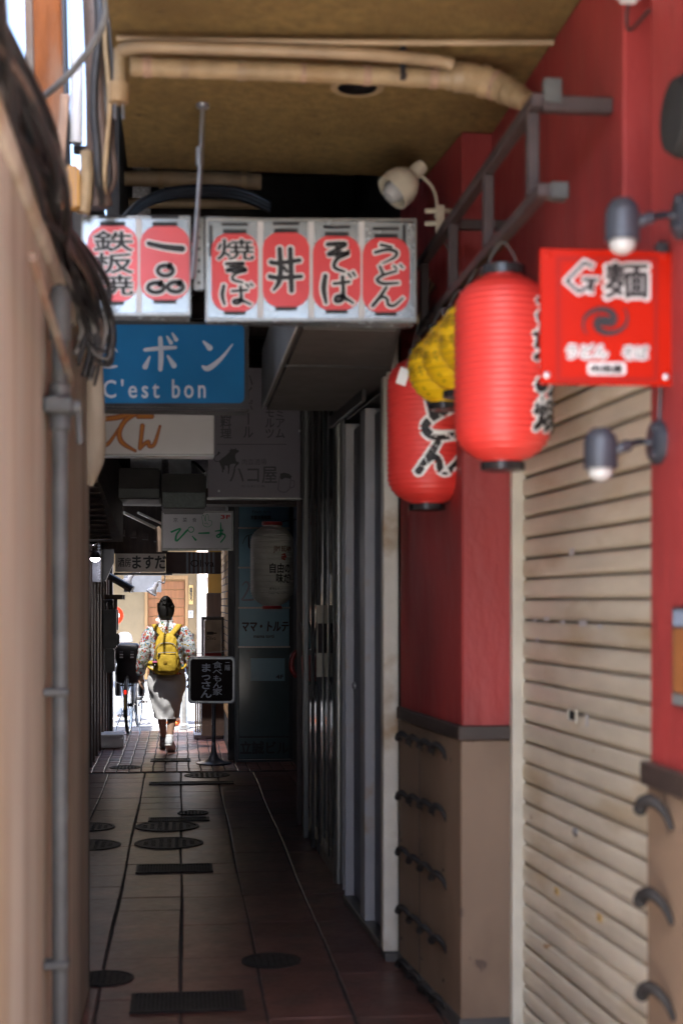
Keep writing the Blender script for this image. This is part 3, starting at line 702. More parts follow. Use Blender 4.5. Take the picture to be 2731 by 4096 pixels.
for yy, ww in ((4.845, .035), (3.262, .05)):
    p = Vector((SP[0], SP[1], 0))+SD*(SP[1]-yy); g = MB().prism([p+SN*a+SD*b for a, b in ((-.01, 0), (.04, 0), (.04, ww), (-.01, ww))], (0, 0, 2.27)); obj('guide', g, 'guide_white', sh, bevel=.003)
def on_sh(x, y, e): return PL(x, y, SP, (SD.x, SD.y))+SN*e
c = on_sh(1327, 1643, .016); obj('letter_slot', MB().prism([c+SD*a+Vector((0, 0, b)) for a, b in ((-.032, -.014), (.032, -.014), (.032, .014), (-.032, .014))], SN*.003), 'void', sh)
g = MB(); c2 = c+SN*.0005
for a0, a1, b0, b1 in ((-.04, .04, .0145, .02), (-.04, .04, -.02, -.0145), (-.04, -.0325, -.0145, .0145), (.0325, .04, -.0145, .0145)):
    g.prism([c2+SD*a+Vector((0, 0, b)) for a, b in ((a0, b0), (a1, b0), (a1, b1), (a0, b1))], SN*.005)
obj('slot_frame', g, 'guide_white', sh)
c = on_sh(1330, 1910, .011); obj('lock', MB().lathe([(.014, 0), (.014, .006), (.008, .008), (.004, .012)], 14, axis(c, SN)), 'steel', sh, True)
for x, y in ((1286, 2046), (1385, 2107)):
    c = on_sh(x, y, .0115); obj('key_plate', MB().prism([c+SD*a+Vector((0, 0, b)) for a, b in ((-.018, -.012), (.018, -.012), (.018, .012), (-.018, .012))], SN*.003), 'plaque', sh)
    obj('keyhole', MB().lathe([(.005, 0), (.005, .001)], 8, axis(c+SN*.0032, SN)), 'void', sh)
for x, y, a_, b_ in ((1235, 1425, .02, .006), (1262, 1422, .03, .008), (1300, 1428, .02, .006), (1345, 1432, .035, .01), (1385, 1438, .02, .007), (1320, 1268, .025, .012), (1355, 1655, .012, .02), (1240, 1470, .02, .008)):
    c = on_sh(x, y, .0105); obj('highlight_mark', MB().prism([c+SD*p_+Vector((0, 0, q_)) for p_, q_ in ((-a_, -b_), (a_, -b_*.8), (a_*.9, b_), (-a_*.95, b_*.9))], SN*.001), 'sign_white', sh)  # dashed highlights on the slats painted as small white marks
obj('header_box', MB().box((1.10, 3.20, 2.22), (1.45, 4.848, 2.268)), 'guide_white', sh)

# ladder frame that carries the lanterns
FX = .876
fr = thing('ladder_bracket', (FX, 4.3, 2.48), 'dark steel ladder shaped frame bracketed off the red wall', 'bracket frame')
zt, zb, yn, yf, e = 2.735, 2.495, 3.44, 5.2, .016
obj('rail', MB().box((FX-e, yn, zt-e), (FX+e, yf, zt+e)), 'frame_steel', fr, bevel=.003)
obj('rail', MB().box((FX-e, yn-.06, zb-e), (FX+e, yf, zb+e)), 'frame_steel', fr, bevel=.003)
for yy in (3.50, 4.02, 4.55, 5.1): obj('upright', MB().box((FX-e+.001, yy-e, zb+e), (FX+e-.001, yy+e, zt-e)), 'frame_steel', fr, bevel=.003)
obj('arm', MB().box((FX+e, 3.45, zt-.022), (RX, 3.482, zt+.016)), 'frame_steel', fr, bevel=.003)
obj('arm', MB().box((FX+e, 4.60, zt-.016), (RX, 4.632, zt+.016)), 'frame_steel', fr, bevel=.003)
obj('end_cap', MB().box((FX+e, yn-.062, zb-.02), (FX+e+.045, yn-.02, zb+.02)), 'pipe_grey', fr, bevel=.003)
obj('end_cap', MB().box((FX+e, yn-.001, zt-.005), (FX+e+.045, yn+.03, zt+.055)), 'pipe_grey', fr, bevel=.003)

# lanterns
def lantern(Y, zc, R, h, kind, label, ribs, end, group, cx=FX):
    t = thing('paper_lantern', (cx, Y, zc-h/2), label, 'lantern', group)
    prof = []; n = ribs*4
    for i in range(n+1):
        s = -1+2*i/n; a = abs(s)
        r = R*(1-max(0, (a-end)/(1-end))**2.2)**.5*(1 if a < .999 else 1) if end < .95 else R*math.sqrt(max(0, 1-s*s))
        r = max(r, R*.42); r *= 1-.02*s*s*(end < .95)
        prof.append((r+.0026*cos(2*pi*i/4), zc+s*h/2))
    b = obj('body', MB().lathe(prof, 40, T(cx, Y, 0), cap=True), kind, t, 'all')
    def rad_at(z):
        s = max(-1, min(1, (z-zc)/(h/2))); i = min(n-1, int((s+1)/2*n)); return prof[i][0]
    obj('top_ring', MB().lathe([(R*.44, zc+h/2-.004), (R*.47, zc+h/2-.002), (R*.47, zc+h/2+.022), (R*.43, zc+h/2+.024), (R*.40, zc+h/2+.01)], 28, T(cx, Y, 0), cap=False), 'cap_black' if kind != 'lantern_white' else 'red_text', t, True)
    obj('bottom_ring', MB().lathe([(R*.44, zc-h/2+.004), (R*.46, zc-h/2+.002), (R*.46, zc-h/2-.018), (R*.40, zc-h/2-.02), (.001, zc-h/2-.012)], 28, T(cx, Y, 0), cap=False), 'cap_black' if kind != 'lantern_white' else 'red_text', t, True)
    return t, rad_at
def hang(t, cx, Y, ztop, zhook, w_):
    obj('hanger_wire', MB().tube(cr([(cx-w_, Y, ztop), (cx-w_*.75, Y, ztop+(zhook-ztop)*.5), (cx, Y, zhook), (cx+w_*.75, Y, ztop+(zhook-ztop)*.5), (cx+w_, Y, ztop)], 5), .0025, 6), 'cable_grey', t)
def wrap(cx, Y, ra, a0, R):           # paper-flat metres (x right, y down from z=0) -> lantern skin, a0 = angle from the -Y side
    def f(x, y, l):
        a = a0+x/R; q = ra(-y)+.0022+l*.0003
        return Vector((cx+sin(a)*q, Y-cos(a)*q, -y))
    return f
GR = 'lanterns hung from the ladder frame'
# near red lantern
zc = (2.388+1.871)/2
t, ra = lantern(3.83, zc, .132, .517, 'lantern_red', 'largest red lantern with writing turned towards the red square sign', 30, .62, GR)
hang(t, FX, 3.83, 2.41, zb-.016, .04)
f = wrap(FX, 3.83, ra, rad(54), .132); ink, edge = MB(), MB()
for i, ch in enumerate('お好み焼'):
    r_ = (-.058, -zc-.19+i*.094, .058, -zc-.19+(i+1)*.094-.006)
    letters(ink, ch, r_, f, bold=.0048, lay=6, vert=True, cut=.02); letters(edge, ch, r_, f, bold=.012, lay=1, vert=True, cut=.02)
obj('lettering_outline', edge, 'white_paint', t); obj('lettering', ink, 'ink', t)
# far red lantern
zc2 = (2.375+1.84)/2
t, ra = lantern(5.04, zc2, .143, .535, 'lantern_red', 'red noodle lantern with bold brush writing behind the yellow lanterns', 30, .62, GR)
hang(t, FX, 5.04, 2.40, zb-.016, .045)
f = wrap(FX, 5.04, ra, rad(2), .143); ink, edge = MB(), MB()
for ch, za, zb_ in (('う', 2.36, 2.245), ('ど', 2.215, 2.06), ('ん', 2.055, 1.945)):
    r_ = (-.072, -za, .088, -zb_); brush(ink, ch, r_, f, .0055, 8); brush(edge, ch, r_, f, .0145, 2)
obj('lettering_outline', edge, 'white_paint', t); obj('lettering', ink, 'ink', t)
# yellow lanterns
for i, (yy, lb) in enumerate(((4.15, 'round yellow lantern next to the largest red lantern'), (4.42, 'round yellow lantern in the middle of three'), (4.70, 'round yellow lantern next to the red noodle lantern'))):
    t, ra = lantern(yy, 2.274, .1225, .24, 'lantern_yellow', lb, 12, .99, GR)
    hang(t, FX, yy, 2.40, zb-.016, .04)
    f = wrap(FX, yy, ra, rad(-38), .1225); ink = MB()
    letters(ink, '串焼', (-.08, -2.335, .06, -2.29), f, cut=.02); letters(ink, '鳥キリン', (-.09, -2.275, .08, -2.235), f, cut=.02)
    letters(ink, '生', (-.05, -2.205, -.02, -2.165), f, cut=.02)
    ln = slice2([(-.12, -2.222), (.06, -2.222), (.06, -2.2205), (-.12, -2.2205)], [(0, 1, 2, 3)], .015); ink.add([f(p[0], p[1], 2) for p in ln[0]], ln[1])
    obj('lettering', ink, 'ink_brown', t)
a = P(925, 865, 4.92); obj('price_tag', MB().box((-.018, -.001, -.03), (.018, .001, .03), T(a.x, a.y, a.z, ry=rad(18))), 'white_paint', label='small white tag hanging in front of the red noodle lantern', cat='tag', bevel=.0005)
obj('tag_string', MB().tube([a+Vector((.01, 0, .03)), a+Vector((.06, 0, .2)), (FX, 4.92, zb-.016)], .0015, 5), 'cable_grey', label='thin string holding the white tag on the frame', cat='string')

# clip lamp on the frame
cl = thing('clip_lamp', (.86, 4.95, 2.72), 'cream clip on spotlight with a bell shade on the ladder frame', 'lamp')
ha = P(905, 440, 4.83); hb_ = P(962, 388, 4.85); ax = (ha-hb_).normalized()
mtx = axis(hb_, ax)
obj('lamp_shade', MB().lathe([(.026, .035), (.040, .043), (.058, .07), (.067, .10), (.065, .138), (.061, .138), (.063, .10), (.054, .075), (.02, .05)], 24, mtx, cap=False), 'lamp_cream', cl, True)
obj('lamp_holder', MB().lathe([(.004, -.022), (.022, -.018), (.026, 0), (.026, .055), (.02, .062)], 18, mtx), 'lamp_cream', cl, True)
obj('lamp_bulb', MB().lathe([(.012, .06), (.035, .10), (.040, .13), (.025, .158), (.002, .166)], 18, mtx), 'bulb', cl, True)
e1 = P(1000, 500, 4.95)
obj('gooseneck', MB().tube(cr([hb_+ax*.02+Vector((.02, 0, -.01)), P(992, 430, 4.9), P(1002, 465, 4.95), e1], 6), .006, 8), 'lamp_cream', cl, 'all')
for y in (485, 514): obj('clamp_jaw', MB().tube([P(975, y, 4.94), P(1022, y-1, 4.94), P(1050, y+2, 4.96)], .009, 8), 'lamp_cream', cl, 'all')
obj('clamp_body', MB().box((-.016, -.014, -.05), (.016, .014, .05), T(*P(1010, 505, 4.94))), 'lamp_cream', cl, bevel=.004)
obj('lamp_cord', MB().tube(cr([P(1012, 520, 4.95), P(1022, 560, 4.95), P(1045, 600, 4.93), P(1055, 640, 4.9)], 6), .004, 6), 'cable_brown', cl, 'all')
t = thing('tied_cord', P(960, 760, 5.2), 'bunch of pale cord tied at the far end of the ladder frame', 'cord')
for i in range(4):
    obj('strand', MB().tube(cr([P(985+4*i, 640+6*i, 5.2), P(970+5*sin(i), 700, 5.18), P(958+6*i, 745, 5.2), P(965-4*i, 790, 5.21)], 5), .006, 6), ('pipe_lag', 'cable_brown')[i % 2], t, 'all')

# red square sign
qs = 3.03; f = flat(qs)
t = thing('square_sign', P(1393, 885, qs), 'bright red square acrylic sign with a black swirl', 'sign')
g = MB(); fbox(g, 1240, 574, 1546, 884, qs, .012); obj('board', g, 'sign_red', t, bevel=.002)
g = MB()
for q in ((1276, 590, 1510, 600), (1276, 868, 1510, 877), (1276, 600, 1286, 868), (1500, 600, 1510, 868)): fquad(g, *q, f)
obj('border', g, 'sign_red_dark', t)
for x, y in ((1256, 587), (1524, 588), (1255, 862), (1528, 866)): obj('standoff', MB().lathe([(.007, -.002), (.007, .004), (.004, .006)], 12, axis(P(x, y, qs), (0, -1, 0))), 'sign_red' if y < 700 else 'steel', t, True)
ink, edge, gry, gre, gr2, pill, pilt, swl, gry2 = (MB() for _ in range(9))
gp = [(1412, 607), (1393, 598), (1352, 643), (1383, 667), (1412, 655), (1417, 640), (1392, 640), (1425, 640)]
gp = [(1361+(x-500)*.214, 0) for x in ()] or gp
def stroke(mb, pts, wd, lay):
    for i in range(len(pts)-1):
        a = Vector(pts[i]); b = Vector(pts[i+1]); d = (b-a).normalized(); n = Vector((-d.y, d.x))*wd; a = a-d*wd*.5; b = b+d*wd*.5
        fpoly(mb, [(a+n)[:], (b+n)[:], (b-n)[:], (a-n)[:]], f, lay+i*.2)
GPTS = [(1360, 612), (1341, 603), (1300, 646), (1328, 670), (1350, 660), (1358, 643), (1338, 642), (1372, 643)]
stroke(edge, GPTS, 9, 1); stroke(ink, GPTS, 4.5, 4); stroke(edge, [(1358, 643), (1355, 673)], 9, 2.5); stroke(ink, [(1360, 643), (1357, 671)], 4.5, 5.5)
letters(edge, '麺', (1386, 604, 1488, 686), f, bold=7, lay=1, vert=False); letters(ink, '麺', (1388, 604, 1486, 684), f, bold=2.4, lay=5)
letters(gre, 'うどん', (1300, 793, 1392, 822), f, bold=5.5, lay=1, slant=.1); letters(gry, 'うどん', (1300, 793, 1392, 822), f, bold=1.0, lay=4, slant=.1)
letters(gr2, 'そば', (1430, 796, 1486, 824), f, bold=5.5, lay=1); letters(gry2, 'そば', (1430, 796, 1486, 824), f, bold=1.0, lay=4)
fpoly(pill, rrect(1348, 832, 1436, 862, 8), f, 1); letters(pilt, '肉焼屋', (1356, 838, 1428, 857), f, bold=.8, lay=4)
# swirl
for s in (0, pi):
    pts = []
    for k in range(34):
        a = s+k*.14; rr = 10+k*1.25; wd = 10*(1-k/34)+1.2
        pts.append((1389+1.12*rr*cos(a+2.4), 738-rr*.86*sin(a+2.4), wd))
    for i in range(33):
        a, b = pts[i], pts[i+1]; d = Vector((b[0]-a[0], b[1]-a[1])).normalized(); n = Vector((-d.y, d.x))
        fpoly(swl, [(a[0]+n.x*a[2], a[1]+n.y*a[2]), (b[0]+n.x*b[2], b[1]+n.y*b[2]), (b[0]-n.x*b[2], b[1]-n.y*b[2]), (a[0]-n.x*a[2], a[1]-n.y*a[2])], f, 6+(.4 if s else 0)+i*.01)
fpoly(swl, [(1389+15*cos(k*pi/8), 738+12*sin(k*pi/8)) for k in range(16)], f, 8)
obj('lettering_outline', edge, 'sign_white', t); obj('lettering', ink, 'ink', t); obj('small_lettering', gry, 'unit_grey', t); obj('small_lettering', gry2, 'unit_grey', t); obj('small_lettering_outline', gre, 'sign_white', t); obj('small_lettering_outline', gr2, 'sign_white', t); obj('caption_plate', pill, 'sign_white', t); obj('caption_lettering', pilt, 'ink', t); obj('swirl_print', swl, 'ink', t)
g = MB().box((P(1500, 700, qs).x, qs+.013, 2.21), (RX, qs+.03, 2.235)); g.box((P(1500, 700, qs).x, qs+.013, 2.0), (RX, qs+.03, 2.025)); obj('bracket', g, 'dark_frame', t)
g = MB().box((RX-.03, qs-.002, 2.258), (RX-.005, qs+.03, 2.285)); obj('bracket_cap', g, 'dark_frame', t, bevel=.003)

# black wall spotlights
def spot(hx, hy, Y, wy, wx, label, L_=.085, R=.036):
    c = P(hx, hy, Y); t = thing('wall_spotlight', c, label, 'spotlight', 'black spotlights on the red wall')
    obj('housing', MB().lathe([(.002, L_/2+.004), (R*.55, L_/2+.002), (R*.88, L_/2-.012), (R, L_/2-.028), (R, -L_/2), (R*.9, -L_/2), (R*.9, -L_/2+.01)], 24, T(*c), cap=False), 'spot_black', t, True)
    obj('bulb', MB().ball(c+Vector((0, 0, -L_/2-.004)), R*.78, 16, 1, 1, .85), 'bulb', t, 'all')
    wp = PX(wx, wy, RX)
    obj('base_plate', MB().lathe([(.05, 0), (.05, .012), (.042, .02), (.02, .024)], 24, axis(wp, (-1, 0, 0))), 'spot_black', t, True)
    for k in (-1, 1): obj('plate_screw', MB().lathe([(.009, .01), (.009, .03)], 10, axis(wp+Vector((0, -.02, .03*k)), (-1, 0, 0))), 'spot_black', t)
    obj('arm', MB().tube(cr([wp+Vector((-.02, 0, 0)), wp+Vector((-.05, -.005, 0)), c+Vector((.055, 0, .008)), c+Vector((R-.004, 0, -.005))], 5), [.007]*5+[.008]*5+[.012]*5+[.012], 10), 'spot_black', t, 'all')
    obj('knuckle', MB().ball(c+Vector((.058, 0, .008)), .013, 12), 'spot_black', t, 'all')
    return t
spot(1378, 1032, 3.0, 1016, 1515, 'black spotlight with round bulb below the red square sign')
spot(1428, 508, 2.88, 497, 1572, 'black spotlight with round bulb above the red square sign')
obj('spotlight_cord', MB().tube(cr([PX(1513, 975, RX-.004), PX(1514, 930, RX-.004), PX(1516, 885, RX-.004)], 4), .004, 6), 'spot_black', label='black cord running up the wall from the lower spotlight', cat='cord')
# upper right fittings
t = thing('wall_light_box', PX(1510, 20, RX), 'white light box high on the red wall', 'light fitting')
a = PX(1462, 0, RX); b = PX(1556, 0, RX)
obj('case', MB().box((RX-.055, b.y, 2.90), (RX, a.y, 3.05)), 'white_plastic', t, bevel=.01, seg=2); obj('cord', MB().tube(cr([(RX-.01, a.y, 2.94), (RX-.01, a.y+.05, 2.90), (RX-.004, a.y+.04, 2.86), (RX-.004, a.y-.10, 2.85)], 5), .004, 6), 'cable_black', t)
t = thing('wall_speaker', PX(1580, 265, RX), 'black round wall speaker at the edge of the red wall', 'speaker')
c = PX(1594, 268, RX); obj('body', MB().lathe([(.085, 0), (.085, .03), (.075, .05), (.03, .06)], 26, axis(c, (-1, 0, 0))), 'void', t, True); obj('bracket', MB().box((RX-.012, c.y-.02, c.z-.10), (RX, c.y+.02, c.z-.06)), 'cap_black', t)
t = thing('menu_poster', PX(1568, 1620, RX), 'framed menu poster with food pictures on the red wall', 'poster')
a = PX(1548, 1395, RX); b = PX(1548, 1620, RX)
obj('board', MB().box((RX-.006, a.y-.16, b.z), (RX, a.y, a.z)), 'dark_frame', t); obj('picture', MB().box((RX-.008, a.y-.15, b.z+.03), (RX-.006, a.y-.012, a.z-.045)), 'door_wood', t); obj('caption', MB().box((RX-.008, a.y-.15, b.z+.004), (RX-.006, a.y-.006, b.z+.026)), 'unit_grey', t); obj('heading', MB().box((RX-.008, a.y-.15, a.z-.04), (RX-.006, a.y-.012, a.z-.006)), 'jeans', t)

# ================================================================ RIGHT SIDE: DOORS AND FRAMES
def fpost(parent, x0, x1, yb, m, zt, name='post', t_=.04, bevel=.003, lift=0):   # upright whose foot shows at pixel row yb
    a, b = G(x0, yb), G(x1, yb); Y = (a.y+b.y)/2
    return obj(name, MB().box((P(x0, yb, Y).x, Y, lift), (P(x1, yb, Y).x, Y+t_, zt)), m, parent, bevel=bevel)
t = thing('door_post', G(898, 2200), 'tall off white square door post with rust stains next to the brown panels', 'post')
fpost(t, 880, 915, 2202, 'pillar_white', 2.72, 'post', .08, .004, .03)
obj('foot_block', MB().box((.84, 5.84, 0), (.93, 5.97, .03)), 'dim_wall', t)
rd = thing('sliding_door', (.86, 6.5, 0), 'grey flush door with white jambs recessed beside the off white post', 'door')
pA, pB = G(880, 2180), G(796, 2070)
dd = Vector((pB.x-pA.x, pB.y-pA.y, 0)); dn = Vector((-dd.y, dd.x, 0)).normalized()
if dn.x < 0: dn = -dn
def along(s): return Vector((pA.x+dd.x*s, pA.y+dd.y*s, 0))
def pan(s0, s1, e0, e1, z0, z1, m, name, bevel=.003):
    a, b = along(s0), along(s1); return obj(name, MB().prism([a+dn*e0, b+dn*e0, b+dn*e1, a+dn*e1][::-1], (0, 0, z1-z0)) if False else MB().prism([Vector((p.x, p.y, z0)) for p in (a+dn*e0, b+dn*e0, b+dn*e1, a+dn*e1)], (0, 0, z1-z0)), m, rd, bevel=bevel)
pan(.0, .38, .03, .06, .04, 2.35, 'door_grey', 'door_leaf'); pan(.53, .97, .03, .06, .04, 2.35, 'door_grey', 'door_leaf')
pan(.40, .52, -.012, .07, .02, 2.38, 'post_white', 'jamb'); pan(.97, 1.0, -.012, .07, .02, 2.38, 'post_white', 'jamb')
pan(-.02, 1.02, .061, .09, 0, 2.6, 'dark_wall', 'backing'); pan(0, 1.0, -.02, .08, 0, .035, 'dark_alu', 'sill'); pan(0, 1.0, .0, .08, 2.40, 2.50, 'dark_alu', 'lintel')
c = along(.92)+dn*.03; obj('lock', MB().lathe([(.018, 0), (.018, .01), (.01, .016)], 14, axis((c.x, c.y, 1.08), -dn)), 'steel', rd, True)
pan(.2, 1.2, -.06, -.04, 2.38, 2.44, 'dark_alu', 'track')
# aluminium shopfront beyond
af = thing('aluminium_shopfront', (.8, 8.3, 0), 'dim row of aluminium mullions and dark panes along the alley', 'shopfront')
obj('round_mullion', MB().tube([(G(778, 2028).x, G(778, 2028).y, 0), (G(778, 2028).x, G(778, 2028).y, 2.9)], .029, 14), 'aluminium', af, True)
fpost(af, 786, 791, 2045, 'post_white', 2.5, 'mullion', .02)
for x0, x1, yb, m in ((754, 757, 1992, 'dark_alu'), (742, 744, 1975, 'aluminium'), (731, 737, 1962, 'dark_wall'), (715, 723, 1948, 'dark_wall'), (697, 709, 1925, 'dark_alu')):
    fpost(af, x0, x1, yb, m, 2.75, 'mullion', .05)
pts = [G(766, 2012), G(694, 1900)]
for i in range(4):
    a = pts[0].lerp(pts[1], i/4+.02); b = pts[0].lerp(pts[1], i/4+.23); o2 = Vector((.05, 0, 0))
    obj('pane', MB().prism([a+o2, b+o2, b+o2*1.4, a+o2*1.4], (0, 0, 2.6)), 'teal_panel_dark', af)
obj('sill', MB().prism([pts[0], pts[1], pts[1]+Vector((.09, 0, 0)), pts[0]+Vector((.09, 0, 0))], (0, 0, .06)), 'dark_alu', af)
obj('header', MB().prism([pts[0]+Vector((0, 0, 2.76)), pts[1]+Vector((0, 0, 2.76)), pts[1]+Vector((.12, 0, 2.76)), pts[0]+Vector((.12, 0, 2.76))], (0, 0, .2)), 'dark_alu', af)
obj('sign_edge', MB().box((P(692, 1100, 9.0).x, 9.0, P(692, 1145, 9).z), (P(735, 1100, 9).x, 9.1, 3.0)), 'dim_wall', af)
t = thing('board_edge', G(688, 1898), 'upright brown wooden board ending the aluminium shopfront', 'board')
fpost(t, 682, 694, 1898, 'dark_wood', 2.2, 'plank', .03)
t = thing('lattice_panel', (.95, 7.6, 2.55), 'dark ribbed panel above the grey door', 'panel')
for i in range(10): obj('slat', MB().box((.93, 6.6+i*.13, 2.5), (.96, 6.64+i*.13, 3.2)), 'dark_wood', t)
obj('backing', MB().box((.965, 6.55, 2.5), (.99, 7.9, 3.2)), 'dark_wall', t)
# things hung on the shopfront
t = thing('hanging_menu', P(738, 1560, 8.6), 'curled paper menu with dark pictures hung on the shopfront', 'menu')
g = MB(); fbox(g, 727, 1390, 752, 1555, 8.35, .004); obj('sheet', g, 'paper', t); g = MB(); fbox(g, 730, 1432, 750, 1500, 8.345, .003); obj('picture', g, 'black_sign', t)
t = thing('glass_board', P(710, 1500, 9.0), 'small black framed board tilted above a red box', 'board')
a = P(705, 1460, 9.2); obj('frame', MB().box((-.03, 0, -.09), (.03, .02, .09), T(a.x, a.y, a.z, ry=rad(-6))), 'dark_frame', t, bevel=.004); obj('face', MB().box((-.022, -.002, -.08), (.022, 0, .08), T(a.x, a.y, a.z, ry=rad(-6))), 'teal_panel', t)
t = thing('red_letter_box', P(712, 1580, 9.2), 'red box hanging low beside the framed board', 'box')
a = P(712, 1540, 9.25); obj('case', MB().box((-.05, 0, -.10), (.05, .05, .10), T(a.x, a.y, a.z, ry=rad(-4))), 'red_box', t, bevel=.008, seg=2); obj('base', MB().box((-.045, -.004, -.098), (.045, .0, -.07), T(a.x, a.y, a.z, ry=rad(-4))), 'cap_black', t)
t = thing('hose_reel', P(686, 1525, 9.6), 'red round reel hanging beside the red box', 'reel')
a = P(686, 1525, 9.6); obj('ring', MB().tube([a+Vector((.05*cos(k*pi/8), 0, .085*sin(k*pi/8))) for k in range(17)], .018, 8, cap=False), 'red_box', t, 'all'); obj('bracket', MB().box((a.x, a.y+.02, a.z-.02), (a.x+.25, a.y+.04, a.z+.02)), 'dark_alu', t)
# building mass behind the right side
t = thing('right_frontage', (1.4, 9.5, 0), 'dark shop walls set back behind the aluminium shopfront', 'building')
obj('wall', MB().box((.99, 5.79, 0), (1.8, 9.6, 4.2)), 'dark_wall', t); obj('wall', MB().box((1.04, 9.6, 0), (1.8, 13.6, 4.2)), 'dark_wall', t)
obj('pier', MB().box((.93, 9.5, 0), (1.039, 9.6, 3.2)), 'dark_wood', t)

# ================================================================ ROOFS AND LEFT FRONTAGE
t = thing('alley_roof', (0, 10, 3.6), 'dark roof closing over the middle of the alley', 'roof')
obj('roof_panel', MB().box((-.3, 5.41, 3.95), (1.8, 8.2, 4.05)), 'roof_dark', t)
obj('roof_panel', MB().box((-1.6, 8.2, 3.55), (1.8, 12.0, 3.65)), 'roof_dark', t)
obj('roof_panel', MB().box((-1.07, 5.52, 3.0), (-.302, 8.199, 3.05)), 'roof_dark', t)  # low panel added to shut sky light out of the alley
obj('light_stop_cheek', MB().box((-.302, 5.85, 3.051), (-.25, 8.199, 3.949)), 'roof_dark', t)  # side piece added to close a light leak under the upper panel
obj('roof_riser', MB().box((-1.07, 8.15, 3.051), (-.303, 8.199, 3.549)), 'roof_dark', t)  # added to close the light leak between the two roof levels
obj('roof_riser', MB().box((-.3, 8.2, 3.66), (1.8, 8.3, 4.3)), 'roof_dark', t)
for i in range(7): obj('joist', MB().box((-1.0, 8.4+i*.65, 3.42), (1.1, 8.47+i*.65, 3.549)), 'dark_wood', t)
t = thing('added_roof_sheet', (0, 13.8, 3.4), 'unseen roof sheet added to let weak sun onto the walking woman', 'roof')  # invented sheet out of view, filters the sun that reaches the woman
g = MB(); n = 26; V = []; Fc = []
for i in range(n+1):
    z = 3.4+.015*cos(i*pi); x = -1.25+i*1.25/n; V += [(x, 11.95, z), (x, 14.1, z)]
    if i: Fc.append((2*i-2, 2*i, 2*i+1, 2*i-1))
g.add(V, Fc); obj('sheet', g, 'sun_filter_sheet', t)
obj('sun_block_panel', MB().box((.002, 12.001, 3.38), (1.8, 14.02, 3.44)), 'roof_dark', t)  # opaque part added to keep direct sun off the directory
for x in (-.93, .03): obj('rafter', MB().box((x-.03, 12.05, 3.28), (x+.03, 14.0, 3.37)), 'dark_wood', t)
t = thing('end_eaves', (0, 15.2, 2.6), 'low dark tiled eaves over the street end of the alley', 'roof')
g = MB().prism([(-1.4, 14.08, 2.95), (-1.4, 15.3, 2.42), (-1.4, 15.3, 2.48), (-1.4, 14.08, 3.02)], (3.0, 0, 0)); obj('deck', g, 'roof_dark', t)
for i in range(12): obj('roof_tile_row', MB().tube([(-1.3+i*.25, 14.08, 3.04), (-1.3+i*.25, 15.32, 2.50)], .045, 8), 'roof_dark', t, True)
obj('back_wall', MB().box((-1.4, 14.02, 2.95), (1.6, 14.08, 3.36)), 'dark_wall', t)

obj('corner_shade_slab', MB().box((.02, 15.33, 2.36), (1.6, 17.1, 2.46)), 'roof_dark', label='small dark slab added to shade the ochre wall end at the street corner', cat='roof')  # added blocker, keeps direct sun off the ochre panel
t = thing('low_eaves', (-.6, 14.9, 1.95), 'dark low eaves with pale gutter pipes above the cream sign', 'eaves')
obj('fascia', MB().box((-.9, 15.0, 2.0), (-.14, 15.06, 2.5)), 'dark_wood', t)
for i in range(6): obj('rafter_end', MB().box((-.88+i*.12, 14.7, 2.22-i*.02), (-.82+i*.12, 14.999, 2.28-i*.02)), 'dark_wood', t)
obj('gutter', MB().tube([P(285, 1178, 13.4), P(372, 1220, 14.4)], .016, 8), 'steel', t, True); obj('gutter', MB().tube([P(318, 1178, 13.4), P(372, 1203, 14.2)], .012, 8), 'steel', t, True)
obj('downpipe', MB().tube(cr([P(360, 1212, 14.0), P(366, 1225, 14.0), P(366, 1268, 14.0)], 4), .030, 10), 'awning_edge', t, True)
lf = thing('left_frontage', (-1.1, 11, 0), 'dark timber town house front with upright posts along the alley', 'building')
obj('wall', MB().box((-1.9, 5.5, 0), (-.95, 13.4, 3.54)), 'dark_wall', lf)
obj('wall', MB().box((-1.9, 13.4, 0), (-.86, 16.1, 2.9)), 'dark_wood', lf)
obj('light_stop_wall', MB().box((-1.079, 5.51, 0), (-.352, 5.58, 2.999)), 'dim_wall', lf)  # cross wall added to keep sky light from entering past the beige wall
for i, yy in enumerate((12.6, 13.0, 13.45, 13.95, 14.45, 15.0, 15.5, 16.05)):
    obj('post', MB().box((-.86, yy, 0), (-.80, yy+.07, 2.5)), 'dark_wood', lf, bevel=.004)
for z in (.12, .80, 1.9):
    for k, (a, b) in enumerate(((12.4, 13.9), (13.9, 15.4), (15.4, 16.12))): obj('cross_rail', MB().box((-.855, a+.002, z), (-.83, b, z+.085)), 'awning_edge' if z == .12 else 'dark_wood', lf)
obj('corner_post', MB().box((-.86, 16.13, 0), (-.76, 16.24, 2.45)), 'awning_edge', lf, bevel=.005)
obj('downpipe', MB().tube([(-.77, 15.9, 0), (-.77, 15.9, 2.4)], .02, 10), 'cable_black', lf, True)

